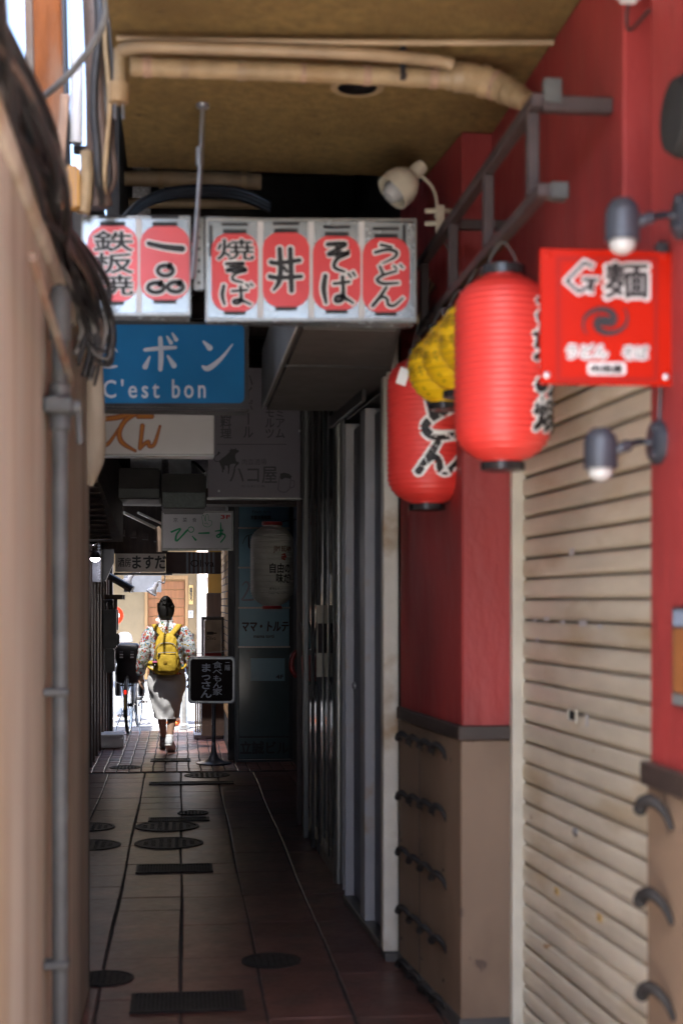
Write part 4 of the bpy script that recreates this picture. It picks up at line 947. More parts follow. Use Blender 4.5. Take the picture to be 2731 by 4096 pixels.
# brown louvred awning box, grey units
t = thing('louvred_awning', P(250, 1240, 10.4), 'brown louvred awning box on the left of the alley', 'awning')
a = P(283, 1245, 11.0); z0, z1 = a.z, 2.26
g = MB().prism([(-.95, 9.0, z1), (a.x-.06, 9.0, z1), (a.x-.06, 9.0, 2.62), (-.95, 9.0, 2.62)], (0, 0, 0.0001)) if False else MB()
g.add([(-.94, 9, 2.26), (a.x-.07, 9, 2.26), (a.x-.07, 9, 2.66), (-.94, 9, 2.66), (-.94, 11, z0), (a.x, 11, z0), (a.x, 11, 2.5), (-.94, 11, 2.5)], [(0,1,2,3),(7,6,5,4),(0,4,5,1),(1,5,6,2),(2,6,7,3),(3,7,4,0)])
obj('box', g, 'awning_brown', t)
for i in range(12):
    s = i/12; yy = 9+2*s; zz = 2.26+(z0-2.26)*s; obj('louvre', MB().box((-.93, yy, zz-.016), (a.x-.08, yy+.03, zz-.003)), 'awning_brown', t)
obj('edge_trim', MB().box((a.x-.11, 8.96, 2.24), (a.x-.075, 8.999, 2.68)), 'awning_edge', t)
def unit(name, x0, y0, x1, y1, Y, t_, label, cat, m, strip=None, sm='unit_green'):
    t = thing(name, P((x0+x1)/2, y1, Y), label, cat); g = MB(); fbox(g, x0, y0, x1, y1, Y, t_); obj('casing', g, m, t, bevel=.012, seg=2)
    if strip: g = MB(); fbox(g, x0+2, strip, x1-2, y1-2, Y-.012, .012); obj('lower_panel', g, sm, t, bevel=.004)
    return t
unit('duct_unit', 268, 1075, 369, 1146, 10.6, .6, 'grey ceiling duct unit on the awning side', 'duct', 'dim_wall', 1122, 'unit_grey')
unit('duct_unit', 371, 1088, 474, 1168, 10.3, .7, 'grey ceiling duct unit with a pale green lower edge', 'duct', 'dim_wall', 1130, 'unit_green')
t = thing('speckled_panel', P(425, 1090, 11.4), 'pale speckled wall panel with a dark cable above the duct units', 'panel')
g = MB(); fbox(g, 360, 1020, 485, 1120, 11.4, .05); obj('panel', g, 'speckle_wall', t); obj('cable', MB().tube(cr([P(395, 1092, 11.3), P(420, 1068, 11.3), P(445, 1062, 11.3), P(470, 1085, 11.3)], 5), .012, 6), 'cable_black', t)
g = MB(); fbox(g, 300, 1030, 372, 1080, 11.2, .05); obj('flashing', g, 'steel', t); g = MB(); fbox(g, 388, 1030, 440, 1088, 11.25, .03); obj('flashing', g, 'steel', t)
obj('cross_beam', MB().box((-.95, 11.6, 2.29), (1.03, 11.9, 2.5)), 'dark_wood', label='dark timber beam spanning the alley below the duct units', cat='beam')
obj('cross_beam', MB().box((-.95, 11.92, 2.40), (1.03, 11.99, 3.5)), 'dark_wall', label='dark bulkhead spanning the alley above the green lettered sign', cat='beam')
# pipes beyond the ceiling
t = thing('waste_pipe', P(430, 412, 6.4), 'tan waste pipe with sockets above the lantern print signs', 'pipe')
obj('pipe', MB().tube([P(262, 408, 6.4), P(430, 412, 6.4), P(560, 416, 6.4), P(600, 418, 6.4)], .036, 14), 'pipe_pvc', t, True)
for x in (276, 370, 455, 560): obj('socket', MB().tube([P(x-6, 408+x*.01, 6.4), P(x+6, 408+x*.01, 6.4)], .041, 14), 'pipe_lag', t, True)
obj('waste_pipe', MB().tube([P(262, 466, 6.9), P(600, 470, 6.9)], .025, 12), 'pipe_pvc', smooth=True, label='lower tan pipe just above the lantern print signs', cat='pipe')
for i in range(3):
    obj('sagging_cable', MB().tube(cr([P(270, 520+6*i, 5.6), P(330, 462+7*i, 5.7), P(420, 436+7*i, 5.8), P(540, 438+8*i, 5.9), P(620, 470+8*i, 6.0)], 6), .016-.003*i, 8), 'cable_black', smooth='all', label=('thick', 'medium', 'thin')[i]+' black cable arching above the two lantern print sign', cat='cable', group='black cables arching above the signs')
t = thing('grey_ledge', P(300, 470, 7.4), 'pale grey concrete ledge above the lantern print signs', 'ledge')
g = MB(); fbox(g, 250, 370, 345, 500, 7.4, .3); obj('ledge', g, 'speckle_wall', t, bevel=.01)

# ================================================================ SIGNS ALONG THE ALLEY
by = 6.0; f = flat(by)
t = thing('blue_sign', P(400, 935, by), 'blue light box sign with pale letters below the lantern print signs', 'sign')
a = P(130, 942, by); b = P(572, 740, by); g = MB().box((a.x, by+.003, P(400, 942, by).z), (b.x, by+.16, P(400, 738, by).z)); obj('case', g, 'dark_frame', t, bevel=.01, seg=2)
g = MB(); fpoly(g, rrect(135, 746, 561, 926, 12), f); obj('face', g, 'blue_sign', t)
g = MB(); brush(g, 'ニ', (246, 765, 290, 850), f, 0, 2); brush(g, 'ボ', (325, 766, 412, 856), f, 0, 2); brush(g, 'ン', (460, 772, 538, 852), f, 0, 2)
obj('brush_lettering', g, 'blue_text', t)
g = letters(MB(), "C'est", (238, 872, 366, 914), f, bold=.6, lay=2); obj('lettering', g, 'blue_text', t); g = letters(MB(), 'bon', (396, 872, 472, 914), f, bold=.6, lay=2); obj('lettering', g, 'blue_text', t)
wy = 6.6; f = flat(wy)
t = thing('white_sign', P(370, 1045, wy), 'white light box with orange brush letters under the blue sign', 'sign')
a = P(140, 1045, wy); b = P(492, 940, wy); g = MB().box((a.x, wy, P(320, 1046, wy).z), (b.x, wy+.14, P(320, 938, wy).z)); obj('case', g, 'sign_white', t, bevel=.004)
ed, inn = MB(), MB()
for ch, r_ in (('て', (268, 943, 338, 1037)), ('W', (322, 978, 368, 1030)), ('W', (190, 985, 272, 1028))):
    brush(ed, ch, r_, f, 2.2, 1); brush(inn, ch, r_, f, -.6, 5)
obj('lettering_edge', ed, 'orange_edge', t); obj('lettering', inn, 'orange_text', t)
g = MB(); fquad(g, 232, 1043, 491, 1047, f, 1); obj('lower_trim', g, 'aluminium', t)
# beef sign
fy = 9.0; f = flat(fy)
t = thing('beef_sign', P(585, 1145, fy), 'lilac grey sign with a bull silhouette and beer mug', 'sign')
a = P(478, 1143, fy); b = P(690, 845, fy); g = MB().box((a.x, fy, P(585, 1143, fy).z), (b.x, fy+.10, P(585, 845, fy).z)); obj('board', g, 'beef_sign', t, bevel=.003)
g = MB().box((a.x-.004, fy-.008, P(585, 1145, fy).z-.004), (b.x+.004, fy+.10, P(585, 1143, fy).z)); obj('lower_trim', g, 'aluminium', t)
for tx, r_ in (('一品料理', (508, 915, 530, 1008)), ('ハイボール', (560, 858, 580, 1008)), ('モルツ', (610, 936, 629, 1008)), ('プレミアム', (634, 888, 653, 1008))):
    obj('vertical_lettering', letters(MB(), tx, r_, f, vert=True, bold=.5), 'ink_soft', t)
ink = letters(MB(), 'ハコ屋', (528, 1072, 636, 1110), f, bold=.5); letters(ink, '肉皿酒場', (556, 1054, 612, 1068), f); letters(ink, '先斗町三条', (554, 1114, 610, 1120), f); fquad(ink, 498, 1020, 658, 1021.5, f, 1)
obj('lettering', ink, 'ink_soft', t)
def B(x, y): return ((820+x/3.6465)/1.7417, (1440+y/3.6465)/1.7417)
bull = [(205,1475),(245,1440),(300,1400),(350,1350),(370,1330),(345,1325),(375,1310),(378,1285),(395,1302),(440,1300),(455,1282),(456,1306),(498,1325),(490,1345),(455,1365),(440,1400),(450,1450),(455,1480),(500,1495),(495,1515),(460,1545),(440,1580),(420,1580),(440,1540),(450,1515),(400,1515),(365,1530),(358,1600),(350,1665),(335,1660),(340,1590),(330,1545),(290,1540),(290,1600),(280,1610),(272,1590),(268,1640),(250,1645),(248,1580),(225,1530)]
g = fpoly(MB(), [B(*p) for p in bull], f, 2); obj('bull_print', g, 'ink', t)
tail = cr([B(210, 1478)+(0,), B(160, 1480)+(0,), B(135, 1450)+(0,), B(150, 1405)+(0,), B(195, 1375)+(0,), B(205, 1345)+(0,)], 5)
g = MB()
for i in range(len(tail)-1):
    a_, b_ = tail[i], tail[i+1]; d = Vector((b_.x-a_.x, b_.y-a_.y)).normalized(); n = Vector((-d.y, d.x))*.9
    fpoly(g, [(a_.x+n.x, a_.y+n.y), (b_.x+n.x, b_.y+n.y), (b_.x-n.x, b_.y-n.y), (a_.x-n.x, a_.y-n.y)], f, 2+i*.02)
fpoly(g, [B(185, 1395), B(225, 1360), B(205, 1330), B(188, 1350)], f, 4); obj('tail_print', g, 'ink', t)
g = MB()
def outline(mb, pts, wd, lay):
    for i in range(len(pts)-1):
        a_, b_ = Vector(pts[i]), Vector(pts[i+1]); d = (b_-a_).normalized(); n = Vector((-d.y, d.x))*wd
        fpoly(mb, [(a_+n)[:], (b_+n)[:], (b_-n)[:], (a_-n)[:]], f, lay+i*.05)
outline(g, [B(1090, 1690), B(1065, 1890), B(1100, 1925), B(1180, 1930), B(1235, 1880), B(1250, 1730)], .6, 2); outline(g, [B(1255, 1755), B(1305, 1770), B(1300, 1850), B(1245, 1870)], .6, 2)
fpoly(g, [B(1095, 1660), B(1150, 1645), B(1220, 1660), B(1268, 1700), B(1245, 1735), B(1170, 1720), B(1110, 1750), B(1098, 1720)], f, 3); obj('mug_print', g, 'ink', t)
for x, y in ((503, 1128), (688, 990), (706, 1003)): obj('screw', MB().lathe([(.008, 0), (.008, .004), (.004, .006)], 10, axis(P(x, y, fy), (0, -1, 0))), 'steel', t, True)
# green lettered sign
py = 12.8; f = flat(py)
t = thing('green_letter_sign', P(452, 1265, py), 'white sign with green brush letters and a peace hand', 'sign')
a = P(372, 1262, py); b = P(535, 1175, py); g = MB().box((a.x, py, P(452, 1263, py).z), (b.x, py+.12, P(452, 1175, py).z)); obj('board', g, 'sign_white', t, bevel=.004)
g = MB()
for q in ((371, 1174, 536, 1178), (371, 1259, 536, 1265), (371, 1178, 374, 1259), (532, 1178, 536, 1259)): fquad(g, *q, f, 1)
obj('frame', g, 'aluminium', t)
g = MB()
def fstroke(mb, pts, wd, lay=2):
    c_ = cr([(p[0], p[1], p[2] if len(p) > 2 else wd) for p in pts], 5)
    for i in range(len(c_)-1):
        a_, b_ = c_[i], c_[i+1]; d = Vector((b_.x-a_.x, b_.y-a_.y)); d = d.normalized() if d.length else Vector((1, 0)); n = Vector((-d.y, d.x))
        fpoly(mb, [(a_.x+n.x*a_.z, a_.y+n.y*a_.z), (b_.x+n.x*b_.z, b_.y+n.y*b_.z), (b_.x-n.x*b_.z, b_.y-n.y*b_.z), (a_.x-n.x*a_.z, a_.y-n.y*a_.z)], f, lay+i*.02)
def Q(x, y, *w_): return ((350+x/2.412)/1.7417, (1750+y/2.412)/1.7417)+w_
fstroke(g, [Q(805, 915, 2.17), Q(900, 880, 1.86), Q(860, 940, 2.17), Q(855, 1000, 2.48), Q(895, 970, 1.86), Q(960, 900, 2.17), Q(975, 895, 1.24)], 1.2)
fstroke(g, [Q(1000+28*cos(k*pi/5), 890+26*sin(k*pi/5)) for k in range(11)], .9, 3)
fstroke(g, [Q(1010, 950, 0.93), Q(1050, 995, 2.48)], 1, 3); fstroke(g, [Q(1070, 925, 1.55), Q(1180, 922, 2.17)], 1.2, 3)
fstroke(g, [Q(1230, 905, 1.24), Q(1310, 895, 1.86)], 1, 3); fstroke(g, [Q(1285, 820, 0.93), Q(1288, 920, 2.17), Q(1270, 965, 1.55), Q(1245, 950, 1.55), Q(1290, 930, 1.86), Q(1330, 950, 1.55), Q(1285, 1015, 1.55)], 1, 4)
obj('brush_lettering', g, 'green_text', t)
g = MB(); fstroke(g, [Q(1115, 830), Q(1105, 765), Q(1125, 755), Q(1138, 810)], .5, 2); fstroke(g, [Q(1140, 810), Q(1145, 750), Q(1165, 748), Q(1168, 800)], .5, 2); fstroke(g, [Q(1168, 800), Q(1200, 810), Q(1195, 845), Q(1160, 865), Q(1120, 850), Q(1115, 825)], .5, 3); fstroke(g, [Q(1130, 835), Q(1150, 825), Q(1165, 840)], .5, 3)
obj('hand_print', g, 'green_text', t)
g = MB()
for ch, x in (('京', 830), ('菜', 920), ('食', 1012)): letters(g, ch, (*Q(x, 775), *Q(x+42, 818)), f)
obj('small_lettering', g, 'ink_soft', t); g = letters(MB(), '3F', (*Q(1288, 750), *Q(1378, 785)), f, bold=.5); obj('floor_lettering', g, 'red_text', t)
# cream sign, wine bar signs
my = 14.6; f = flat(my)
t = thing('cream_sign', P(320, 1316, my), 'cream horizontal sign with black brush letters over the alley', 'sign')
g = MB(); fbox(g, 265, 1272, 380, 1314, my, .08); obj('board', g, 'cream_sign', t, bevel=.004); g = MB(); fbox(g, 262, 1315.5, 396, 1321, my-.02, .1); obj('lower_beam', g, 'dark_frame', t)
g = letters(MB(), '酒房', (272, 1281, 301, 1302), f, bold=.25, lay=2); letters(g, 'ますだ', (305, 1277, 381, 1306), f, bold=.9, lay=2); obj('lettering', g, 'ink', t)
oy = 15.0; f = flat(oy)
t = thing('wine_bar_sign', P(440, 1318, oy), 'unlit maroon and black striped sign over the alley end', 'sign')
g = MB(); fbox(g, 381, 1268, 508, 1318, oy, .08); obj('board', g, 'maroon', t, bevel=.004)
for k in range(7): g = MB(); fbox(g, 428+k*10, 1269, 433+k*10, 1317, oy-.004, .004); obj('stripe', g, 'pole_grey', t)
g = letters(MB(), 'Oliva', (438, 1286, 492, 1302), flat(oy, .008), lay=1); obj('lettering', g, 'black_sign', t)
t = thing('vertical_shop_sign', P(228, 1335, 13.2), 'narrow dark blue vertical sign with pale letters on the left frontage', 'sign')
g = MB(); fbox(g, 208, 1265, 232, 1337, 13.2, .05); obj('board', g, 'pole_grey', t, bevel=.003)
g = letters(MB(), 'ますだ', (223.5, 1248, 231.5, 1334), flat(13.2), vert=True, bold=.2, lay=1); obj('lettering', g, 'blue_text', t)
obj('sign_flank', MB().prism([P(234, 1262, 13.6), P(262, 1262, 13.6), P(262, 1292, 13.6), P(243, 1335, 13.6), P(234, 1335, 13.6)], (0, .06, 0)), 'dark_frame', label='dark board with one slanting corner beside the narrow blue sign', cat='board')

# tenants' directory
dy = 13.3; f = flat(dy)
t = thing('tenant_directory', P(605, 1745, dy), 'tall teal illuminated style directory of tenant panels', 'sign')
a = P(541, 1755, dy); b = P(668, 1100, dy); z0 = P(605, 1752, dy).z
obj('cabinet', MB().box((a.x, dy+.012, z0), (b.x+.03, dy+.22, 2.62)), 'dark_frame', t, bevel=.004)
obj('side_frame', MB().box((a.x-.004, dy, z0), (a.x+.028, dy+.011, 2.62)), 'dark_alu', t)
obj('plinth', MB().box((a.x, dy-.01, 0), (b.x+.03, dy+.2, max(z0, .02))), 'dark_frame', t)
def dpanel(y0, y1, m, name='panel'):
    g = MB(); fbox(g, 549, y0+2, 664, y1-2, dy, .011); return obj(name, g, m, t, bevel=.002)
p = dpanel(1060, 1213, 'teal_panel'); g = letters(MB(), 'Finch Arts', (580, 1172, 622, 1179), f); letters(g, '京都市美術館', (576, 1184, 622, 1193), f, bold=.3); obj('lettering', g, 'ink_soft', p)
p = dpanel(1213, 1304, 'teal_panel'); g = MB(); fstroke(g, [(557, 1250, .4), (566, 1232, .8), (585, 1227, .5)], .6); fstroke(g, [(572, 1231, 1), (572, 1255, 2.0), (578, 1262, .6)], 1, 3); fstroke(g, [(585, 1229, .5), (598, 1240, 1.2), (580, 1250, .5)], 1, 4); obj('brush_print', g, 'ink', p)
p = dpanel(1304, 1396, 'teal_panel'); g = MB(); fstroke(g, [(556, 1345, 1), (566, 1336, 2), (572, 1348, 2.4), (560, 1372, 2), (556, 1378, 2), (575, 1378, 2.4), (592, 1376, 1)], 2); obj('brush_print', g, 'pole_grey', p)
p = dpanel(1396, 1486, 'teal_panel'); g = letters(MB(), 'ママ・トルテ', (555, 1428, 661, 1450), f, bold=.9, slant=.1); letters(g, 'mama torti', (583, 1458, 629, 1465), f, bold=.3); obj('lettering', g, 'ink', p)
p = dpanel(1486, 1693, 'teal_panel_dark'); g = MB(); fquad(g, 576, 1512, 654, 1564, f, 1); obj('sticker', g, 'teal_panel', p); g = letters(MB(), '4F', (634, 1550, 651, 1559), f, bold=.4, lay=4); obj('lettering', g, 'ink', p)
p = dpanel(1693, 1744, 'teal_panel_dark'); g = letters(MB(), '立誠ビル', (552, 1703, 662, 1732), f, bold=.9, lay=2); obj('lettering', g, 'ink', p)
for y in (1213, 1304, 1396, 1486): g = MB(); fbox(g, 547, y-2, 666, y+2, dy-.006, .006); obj('divider', g, 'aluminium', t)
g = MB(); fbox(g, 547, 1744, 668, 1751, dy-.006, .012); obj('divider', g, 'aluminium', t)

# white advertising lantern
ly = 11.0; c = P(625, 1300, ly); lh = .63; zc3 = (P(625, 1207, ly).z+P(625, 1392, ly).z)/2
t, ra = lantern(ly, zc3, .168, lh, 'lantern_white', 'tall white paper lantern with red rims and printed advert', 34, .55, None, c.x)
f = wrap(c.x, ly, ra, rad(14), .168)
def L(x, y): k = ly/F*1.0; return ((x-636)*k*1.02, -(H+(HY-y)*ly/F))
g = letters(MB(), 'JIM BEAM', (*L(624, 1256), *L(669, 1272)), f, cut=.03, bold=.0006); obj('brand_lettering', g, 'orange_edge', t)
cc = L(648, 1280); g = MB().add([f(cc[0]+(.022+.004*cos(5*k*pi/8))*cos(k*pi/8), cc[1]+(.026+.004*cos(5*k*pi/8))*sin(k*pi/8), 1) for k in range(16)], [tuple(range(16))]); obj('seal_print', g, 'red_text', t)
g = letters(MB(), '自由の', (*L(616, 1295), *L(666, 1317)), f, cut=.03, bold=.0015); letters(g, '味だ!', (*L(630, 1318), *L(668, 1340)), f, cut=.03, bold=.0015); letters(g, '爽快なキレ!', (*L(615, 1349), *L(645, 1356)), f, cut=.03); letters(g, 'ジムビームハイボール', (*L(613, 1358), *L(662, 1365)), f, cut=.03); obj('lettering', g, 'ink', t)
obj('cord', MB().tube(cr([(c.x, ly, zc3+lh/2+.01), (c.x+.1, ly, zc3+lh/2+.03), (c.x+.30, ly, zc3+lh/2+.06)], 5), .004, 6), 'cable_black', t)

# standing sign
sy = 13.15; f = flat(sy)
base = G(490, 1748); bx, byy = base.x, sy+.02
t = thing('standing_sign', (bx, byy, 0), 'black square sign with white letters on a grey trumpet pole', 'sign')
g = MB().prism([P(p[0], p[1], sy) for p in rrect(432, 1508, 540, 1616, 9, 5)], (0, .09, 0)); obj('case', g, 'pole_grey', t, bevel=.008, seg=2)
ring_o = rrect(434, 1510, 538, 1614, 8, 5); ring_i = rrect(437.5, 1514, 534.5, 1610, 7, 5); n = len(ring_o)
g = MB().add([f(p[0], p[1], 1) for p in ring_o]+[f(p[0], p[1], 1) for p in ring_i], [(i, (i+1) % n, n+(i+1) % n, n+i) for i in range(n)]); obj('rim', g, 'steel', t)
g = fpoly(MB(), rrect(437.5, 1514, 534.5, 1610, 7, 5), f, 2); obj('face', g, 'black_sign', t)
g = letters(MB(), 'まっさん', (462, 1524, 485, 1604), f, vert=True, bold=.5, lay=4); letters(g, '食べもん家', (490, 1520, 509, 1597), f, vert=True, bold=.2, lay=4); letters(g, '二階', (517, 1520, 528, 1540), f, vert=True, bold=.2, lay=4); obj('lettering', g, 'blue_text', t)
obj('handle', MB().tube([P(449, 1509, sy+.04), P(449, 1502, sy+.04), P(522, 1495, sy+.04), P(522, 1508, sy+.04)], .004, 6), 'steel', t)
zt_ = P(490, 1614, sy).z
obj('pole', MB().lathe([(.019, .10), (.019, zt_+.02)], 14, T(bx, byy+.03, 0)), 'pole_grey', t, True)
obj('trumpet_base', MB().lathe([(.16, 0), (.165, .006), (.15, .012), (.10, .02), (.055, .045), (.032, .09), (.022, .15), (.0195, .2)], 32, T(bx, byy+.03, 0)), 'pole_grey', t, 'all')

# brick wall on the right, end pieces
bw = thing('brick_wall', (.5, 15, 0), 'thin ochre brick clad wall beside the wine bar easel', 'wall')
obj('core', MB().box((.46, 13.62, 0), (.62, 16.3, 2.6)), 'grout', bw)
pb = None
for r_ in range(27):
    for c_ in range(11):
        y0 = 13.64+c_*.24+(.12 if r_ % 2 else 0)
        if y0 > 16.08: continue
        if pb is None: pb = obj('brick', MB().box((.452, y0, .35), (.468, y0+.228, .412)), 'brick', bw, bevel=.003); o0 = (y0, .35)
        else: copy(pb, (random.uniform(-.0015, .0015), y0-o0[0], r_*.074), bw)
obj('corner_strip', MB().box((.44, 13.45, 0), (.50, 13.6, 2.6)), 'dim_wall', bw)
t = thing('ochre_panel', P(497, 1355, 16.35), 'ochre wall end above a dark box at the street corner', 'wall')
a = P(478, 1355, 16.35); obj('panel', MB().box((a.x, 16.35, .9), (1.4, 16.5, 2.6)), 'ochre', t); g = MB(); fbox(g, 474, 1362, 514, 1425, 16.28, .06); obj('dark_box', g, 'dark_wood', t, bevel=.005)
obj('lower_panel', MB().box((a.x+.01, 16.36, 0), (1.4, 16.5, .899)), 'dark_wood', t)
ey = 15.3; f = flat(ey)
t = thing('wine_easel', P(489, 1530, ey), 'dark framed easel board with a wine bottle print', 'sign')
g = MB()
for q in ((463, 1417, 515, 1424), (463, 1424, 469, 1600), (509, 1424, 515, 1600)): fbox(g, *q, ey, .04)
obj('frame', g, 'dim_wall', t); g = MB(); fbox(g, 469.5, 1424.5, 508.5, 1518, ey+.01, .02); obj('board', g, 'paper', t); g = MB(); fbox(g, 469.5, 1500, 508.5, 1518, ey+.004, .005); obj('red_strip', g, 'red_box', t)
g = letters(MB(), 'Oliva', (474, 1461, 496, 1470), flat(ey+.01), lay=1); fpoly(g, [(475, 1451), (489, 1451), (492, 1453), (498, 1453), (498, 1456), (492, 1456), (489, 1458), (475, 1458)], flat(ey+.01), 1); obj('lettering', g, 'ink', t)
g = MB(); fbox(g, 463, 1601, 515, 1690, ey+.02, .03); obj('leg_board', g, 'dark_wood', t)
t = thing('wooden_planter', P(490, 1690, 15.9), 'ochre slatted planter box on a low step at the alley mouth', 'planter')
a = P(449, 1680, 15.9); g = MB(); fbox(g, 463, 1612, 535, 1682, 15.92, .3); obj('box', g, 'far_stone', t)
for k in range(3): g = MB(); fbox(g, 448+k*5, 1606, 452+k*5, 1682, 15.86, .03); obj('slat', g, 'ochre', t, bevel=.003)
g = MB().box((a.x-.02, 15.6, 0), (.45, 16.3, .045)); obj('step', g, 'foam', t, bevel=.004)

# lit bulb on the left, small lamps near the street end
t = thing('bulkhead_lamp', P(219, 1283, 12.4), 'small round lamp glowing white on the left frontage', 'lamp')
c = P(219, 1284, 12.4); obj('shade', MB().lathe([(.012, .07), (.035, .05), (.05, .02), (.05, .005)], 18, T(*c), cap=False), 'dark_frame', t, True)
obj('globe', MB().ball(c+Vector((0, 0, 0)), .034, 14, 1.15, 1, .7), 'lamp_glow', t, 'all'); obj('arm', MB().tube([c+Vector((0, 0, .06)), c+Vector((-.2, .05, .10))], .008, 8), 'dark_frame', t)
pl = bpy.data.lights.new('bulkhead_light', 'POINT'); pl.energy = .45; pl.color = (1, .95, 1); pl.shadow_soft_size = .04; po = bpy.data.objects.new('bulkhead_light', pl); COL.objects.link(po); po.parent = t; po.location = (0, -.03, -.08)
t = thing('security_camera', P(216, 1240, 12.2), 'small dome camera above the glowing lamp', 'camera'); c = P(214, 1240, 12.2)
obj('body', MB().lathe([(.05, .03), (.05, 0), (.04, -.012)], 18, T(*c)), 'dim_wall', t, True); obj('dome', MB().ball(c+Vector((0, 0, -.012)), .036, 14), 'cap_black', t, 'all')
def clip_spot(x, y, Y, dx, label):
    c = P(x, y, Y); d = Vector((-.5, -.2, -.85)); t = thing('white_clip_spot', c, label, 'lamp', 'white spot lamps under the street end eaves')
    m = axis(c, d); obj('shade', MB().lathe([(.02, -.07), (.026, -.06), (.03, .0), (.055, .03), (.062, .06), (.058, .06), (.03, .02)], 18, m, cap=False), 'lamp_white', t, True)
    obj('face', MB().lathe([(.056, .05), (.03, .055), (.002, .056)], 18, m, cap=False), 'steel', t, True); obj('arm', MB().tube(cr([c-d*.06, c+Vector((.06, 0, .08)), c+Vector((.11, 0, .06)), c+Vector((.12, 0, .16))], 5), .008, 8), 'lamp_white', t, 'all')
clip_spot(354, 1352, 15.6, 1, 'white spot lamp beside the wooden door seen across the street')
clip_spot(297, 1330, 15.6, 1, 'white spot lamp above the little tiled canopy')
obj('eave_board', MB().box((P(285, 1340, 15.9).x, 15.9, P(300, 1360, 15.9).z), (P(371, 1340, 15.9).x, 15.94, P(300, 1322, 15.9).z)), 'pole_grey', label='grey eave board behind the white spot lamps', cat='board')
# little tiled canopy and meters
t = thing('tiled_canopy', P(270, 1340, 15.6), 'little tiled canopy on timber arms at the end of the left frontage', 'canopy')
a = P(248, 1330, 15.5); b = P(302, 1362, 15.5)
g = MB().prism([(a.x, 15.2, a.z), (b.x, 15.2, b.z), (b.x, 15.2, b.z+.03), (a.x, 15.2, a.z+.03)], (0, .7, 0)); obj('deck', g, 'dark_wood', t)
for k in range(6): obj('roof_tile', MB().tube([(a.x, 15.25+k*.12, a.z+.04), (b.x+.015, 15.25+k*.12, b.z+.04)], .035, 8), 'roof_dark', t, True)
for yy in (15.25, 15.8): obj('arm', MB().box((a.x-.02, yy, b.z-.07), (b.x-.08, yy+.05, b.z-.02)), 'dark_wood', t)
obj('bracket', MB().box((b.x-.18, 15.3, b.z-.24), (b.x-.14, 15.34, b.z-.07)), 'dark_wood', t)
t = thing('gas_meter', P(250, 1545, 15.0), 'cluster of grey utility meters on the left frontage', 'meter')
for (x0, y0, x1, y1, Y) in ((232, 1400, 268, 1490, 15.0), (240, 1490, 264, 1545, 14.95), (263, 1398, 272, 1450, 15.1), (226, 1440, 234, 1540, 15.05), (262, 1455, 275, 1482, 15.05)):
    g = MB(); fbox(g, x0, y0, x1, y1, Y, .12); obj('meter_case', g, 'meter_grey', t, bevel=.012, seg=2)
for k in range(3): obj('meter_pipe', MB().tube(cr([P(236+k*8, 1400, 15.05), P(236+k*8, 1386-k*2, 15.05), P(250+k*4, 1380, 15.05), P(258, 1392, 15.05), P(258, 1400, 15.05)], 5), .014, 8), 'cable_black', t, 'all')
# polystyrene box
a = G(217, 1712); t = thing('foam_box', (P(248, 1712, 14.7).x, 14.7, 0), 'white polystyrene fish box on the tiles by the left frontage', 'box')
x0, x1 = P(218, 1700, 14.7).x, P(283, 1700, 14.7).x
obj('box', MB().box((x0, 14.7, .0), (x1, 15.1, .105)), 'foam', t, bevel=.01, seg=2); obj('lid', MB().box((x0-.004, 14.696, .107), (x1+.004, 15.104, .14)), 'foam', t, bevel=.008, seg=2); obj('grip', MB().box((x0+.13, 14.692, .012), (x0+.21, 14.70, .035)), 'white_plastic', t)

# ================================================================ ACROSS THE STREET
FY = 26.0
fb = thing('far_house', (0, FY+2, 0), 'beige house front with a wooden door across the street', 'building')
dx0, dx1 = P(333, 1500, FY).x, P(432, 1500, FY).x
zt = P(380, 1322, FY).z; 
obj('wall', MB().box((-6, FY, .1), (dx0, FY+.3, 3.2)), 'far_plaster', fb); obj('wall', MB().box((dx1, FY, .1), (.28, FY+.3, 3.2)), 'far_plaster', fb); obj('wall', MB().box((dx0, FY, zt), (dx1, FY+.3, 3.2)), 'far_plaster', fb)
obj('plinth', MB().box((-6, FY-.02, -.04), (.28, FY+.3, .1)), 'far_stone', fb)
g = MB().box((dx0, FY-.03, .1), (dx0+.05, FY+.1, zt)); obj('door_jamb', g, 'door_frame', fb); g = MB().box((dx1-.05, FY-.03, .1), (dx1, FY+.1, zt)); obj('door_jamb', g, 'door_frame', fb); g = MB().box((dx0+.05, FY-.03, zt-.07), (dx1-.05, FY+.1, zt)); obj('door_head', g, 'door_frame', fb)
dr = obj('door', MB().box((dx0+.05, FY+.06, .1), (dx1-.05, FY+.1, zt-.07)), 'door_frame', fb)
n = 11; z0 = .12; hh = (zt-.09-z0)/n
for k in range(n): obj('door_board', MB().box((dx0+.06, FY+.04, z0+k*hh), (dx1-.06, FY+.0595, z0+(k+1)*hh-.014)), 'door_wood', dr, bevel=.004)
a = P(425, 1538, FY); obj('door_knob', MB().ball((a.x-.04, FY+.03, 1.0), .02, 10), 'steel', dr, 'all')
g = MB(); fbox(g, 434, 1344, 444, 1388, FY-.03, .028); nm = obj('name_plate', g, 'plaque', fb); g = letters(MB(), '勝見', (436, 1350, 442, 1380), flat(FY-.03), vert=True, bold=.3); obj('lettering', g, 'ink', nm)
g = MB(); fbox(g, 433, 1403, 444, 1419, FY-.03, .028); ic = obj('intercom', g, 'white_plastic', fb); obj('lens', MB().lathe([(.014, 0), (.014, .004)], 10, axis(P(438.5, 1408, FY-.03), (0, -1, 0))), 'ink', ic)
g = MB(); fbox(g, 435, 1455, 445, 1494, FY-.04, .038); obj('mail_slot', g, 'dark_frame', fb)
obj('eaves', MB().prism([(-6, FY+.1, 2.75), (-6, FY-1.25, 2.45), (-6, FY-1.25, 2.52), (-6, FY+.1, 2.85)], (6.2, 0, 0)), 'roof_dark', fb)
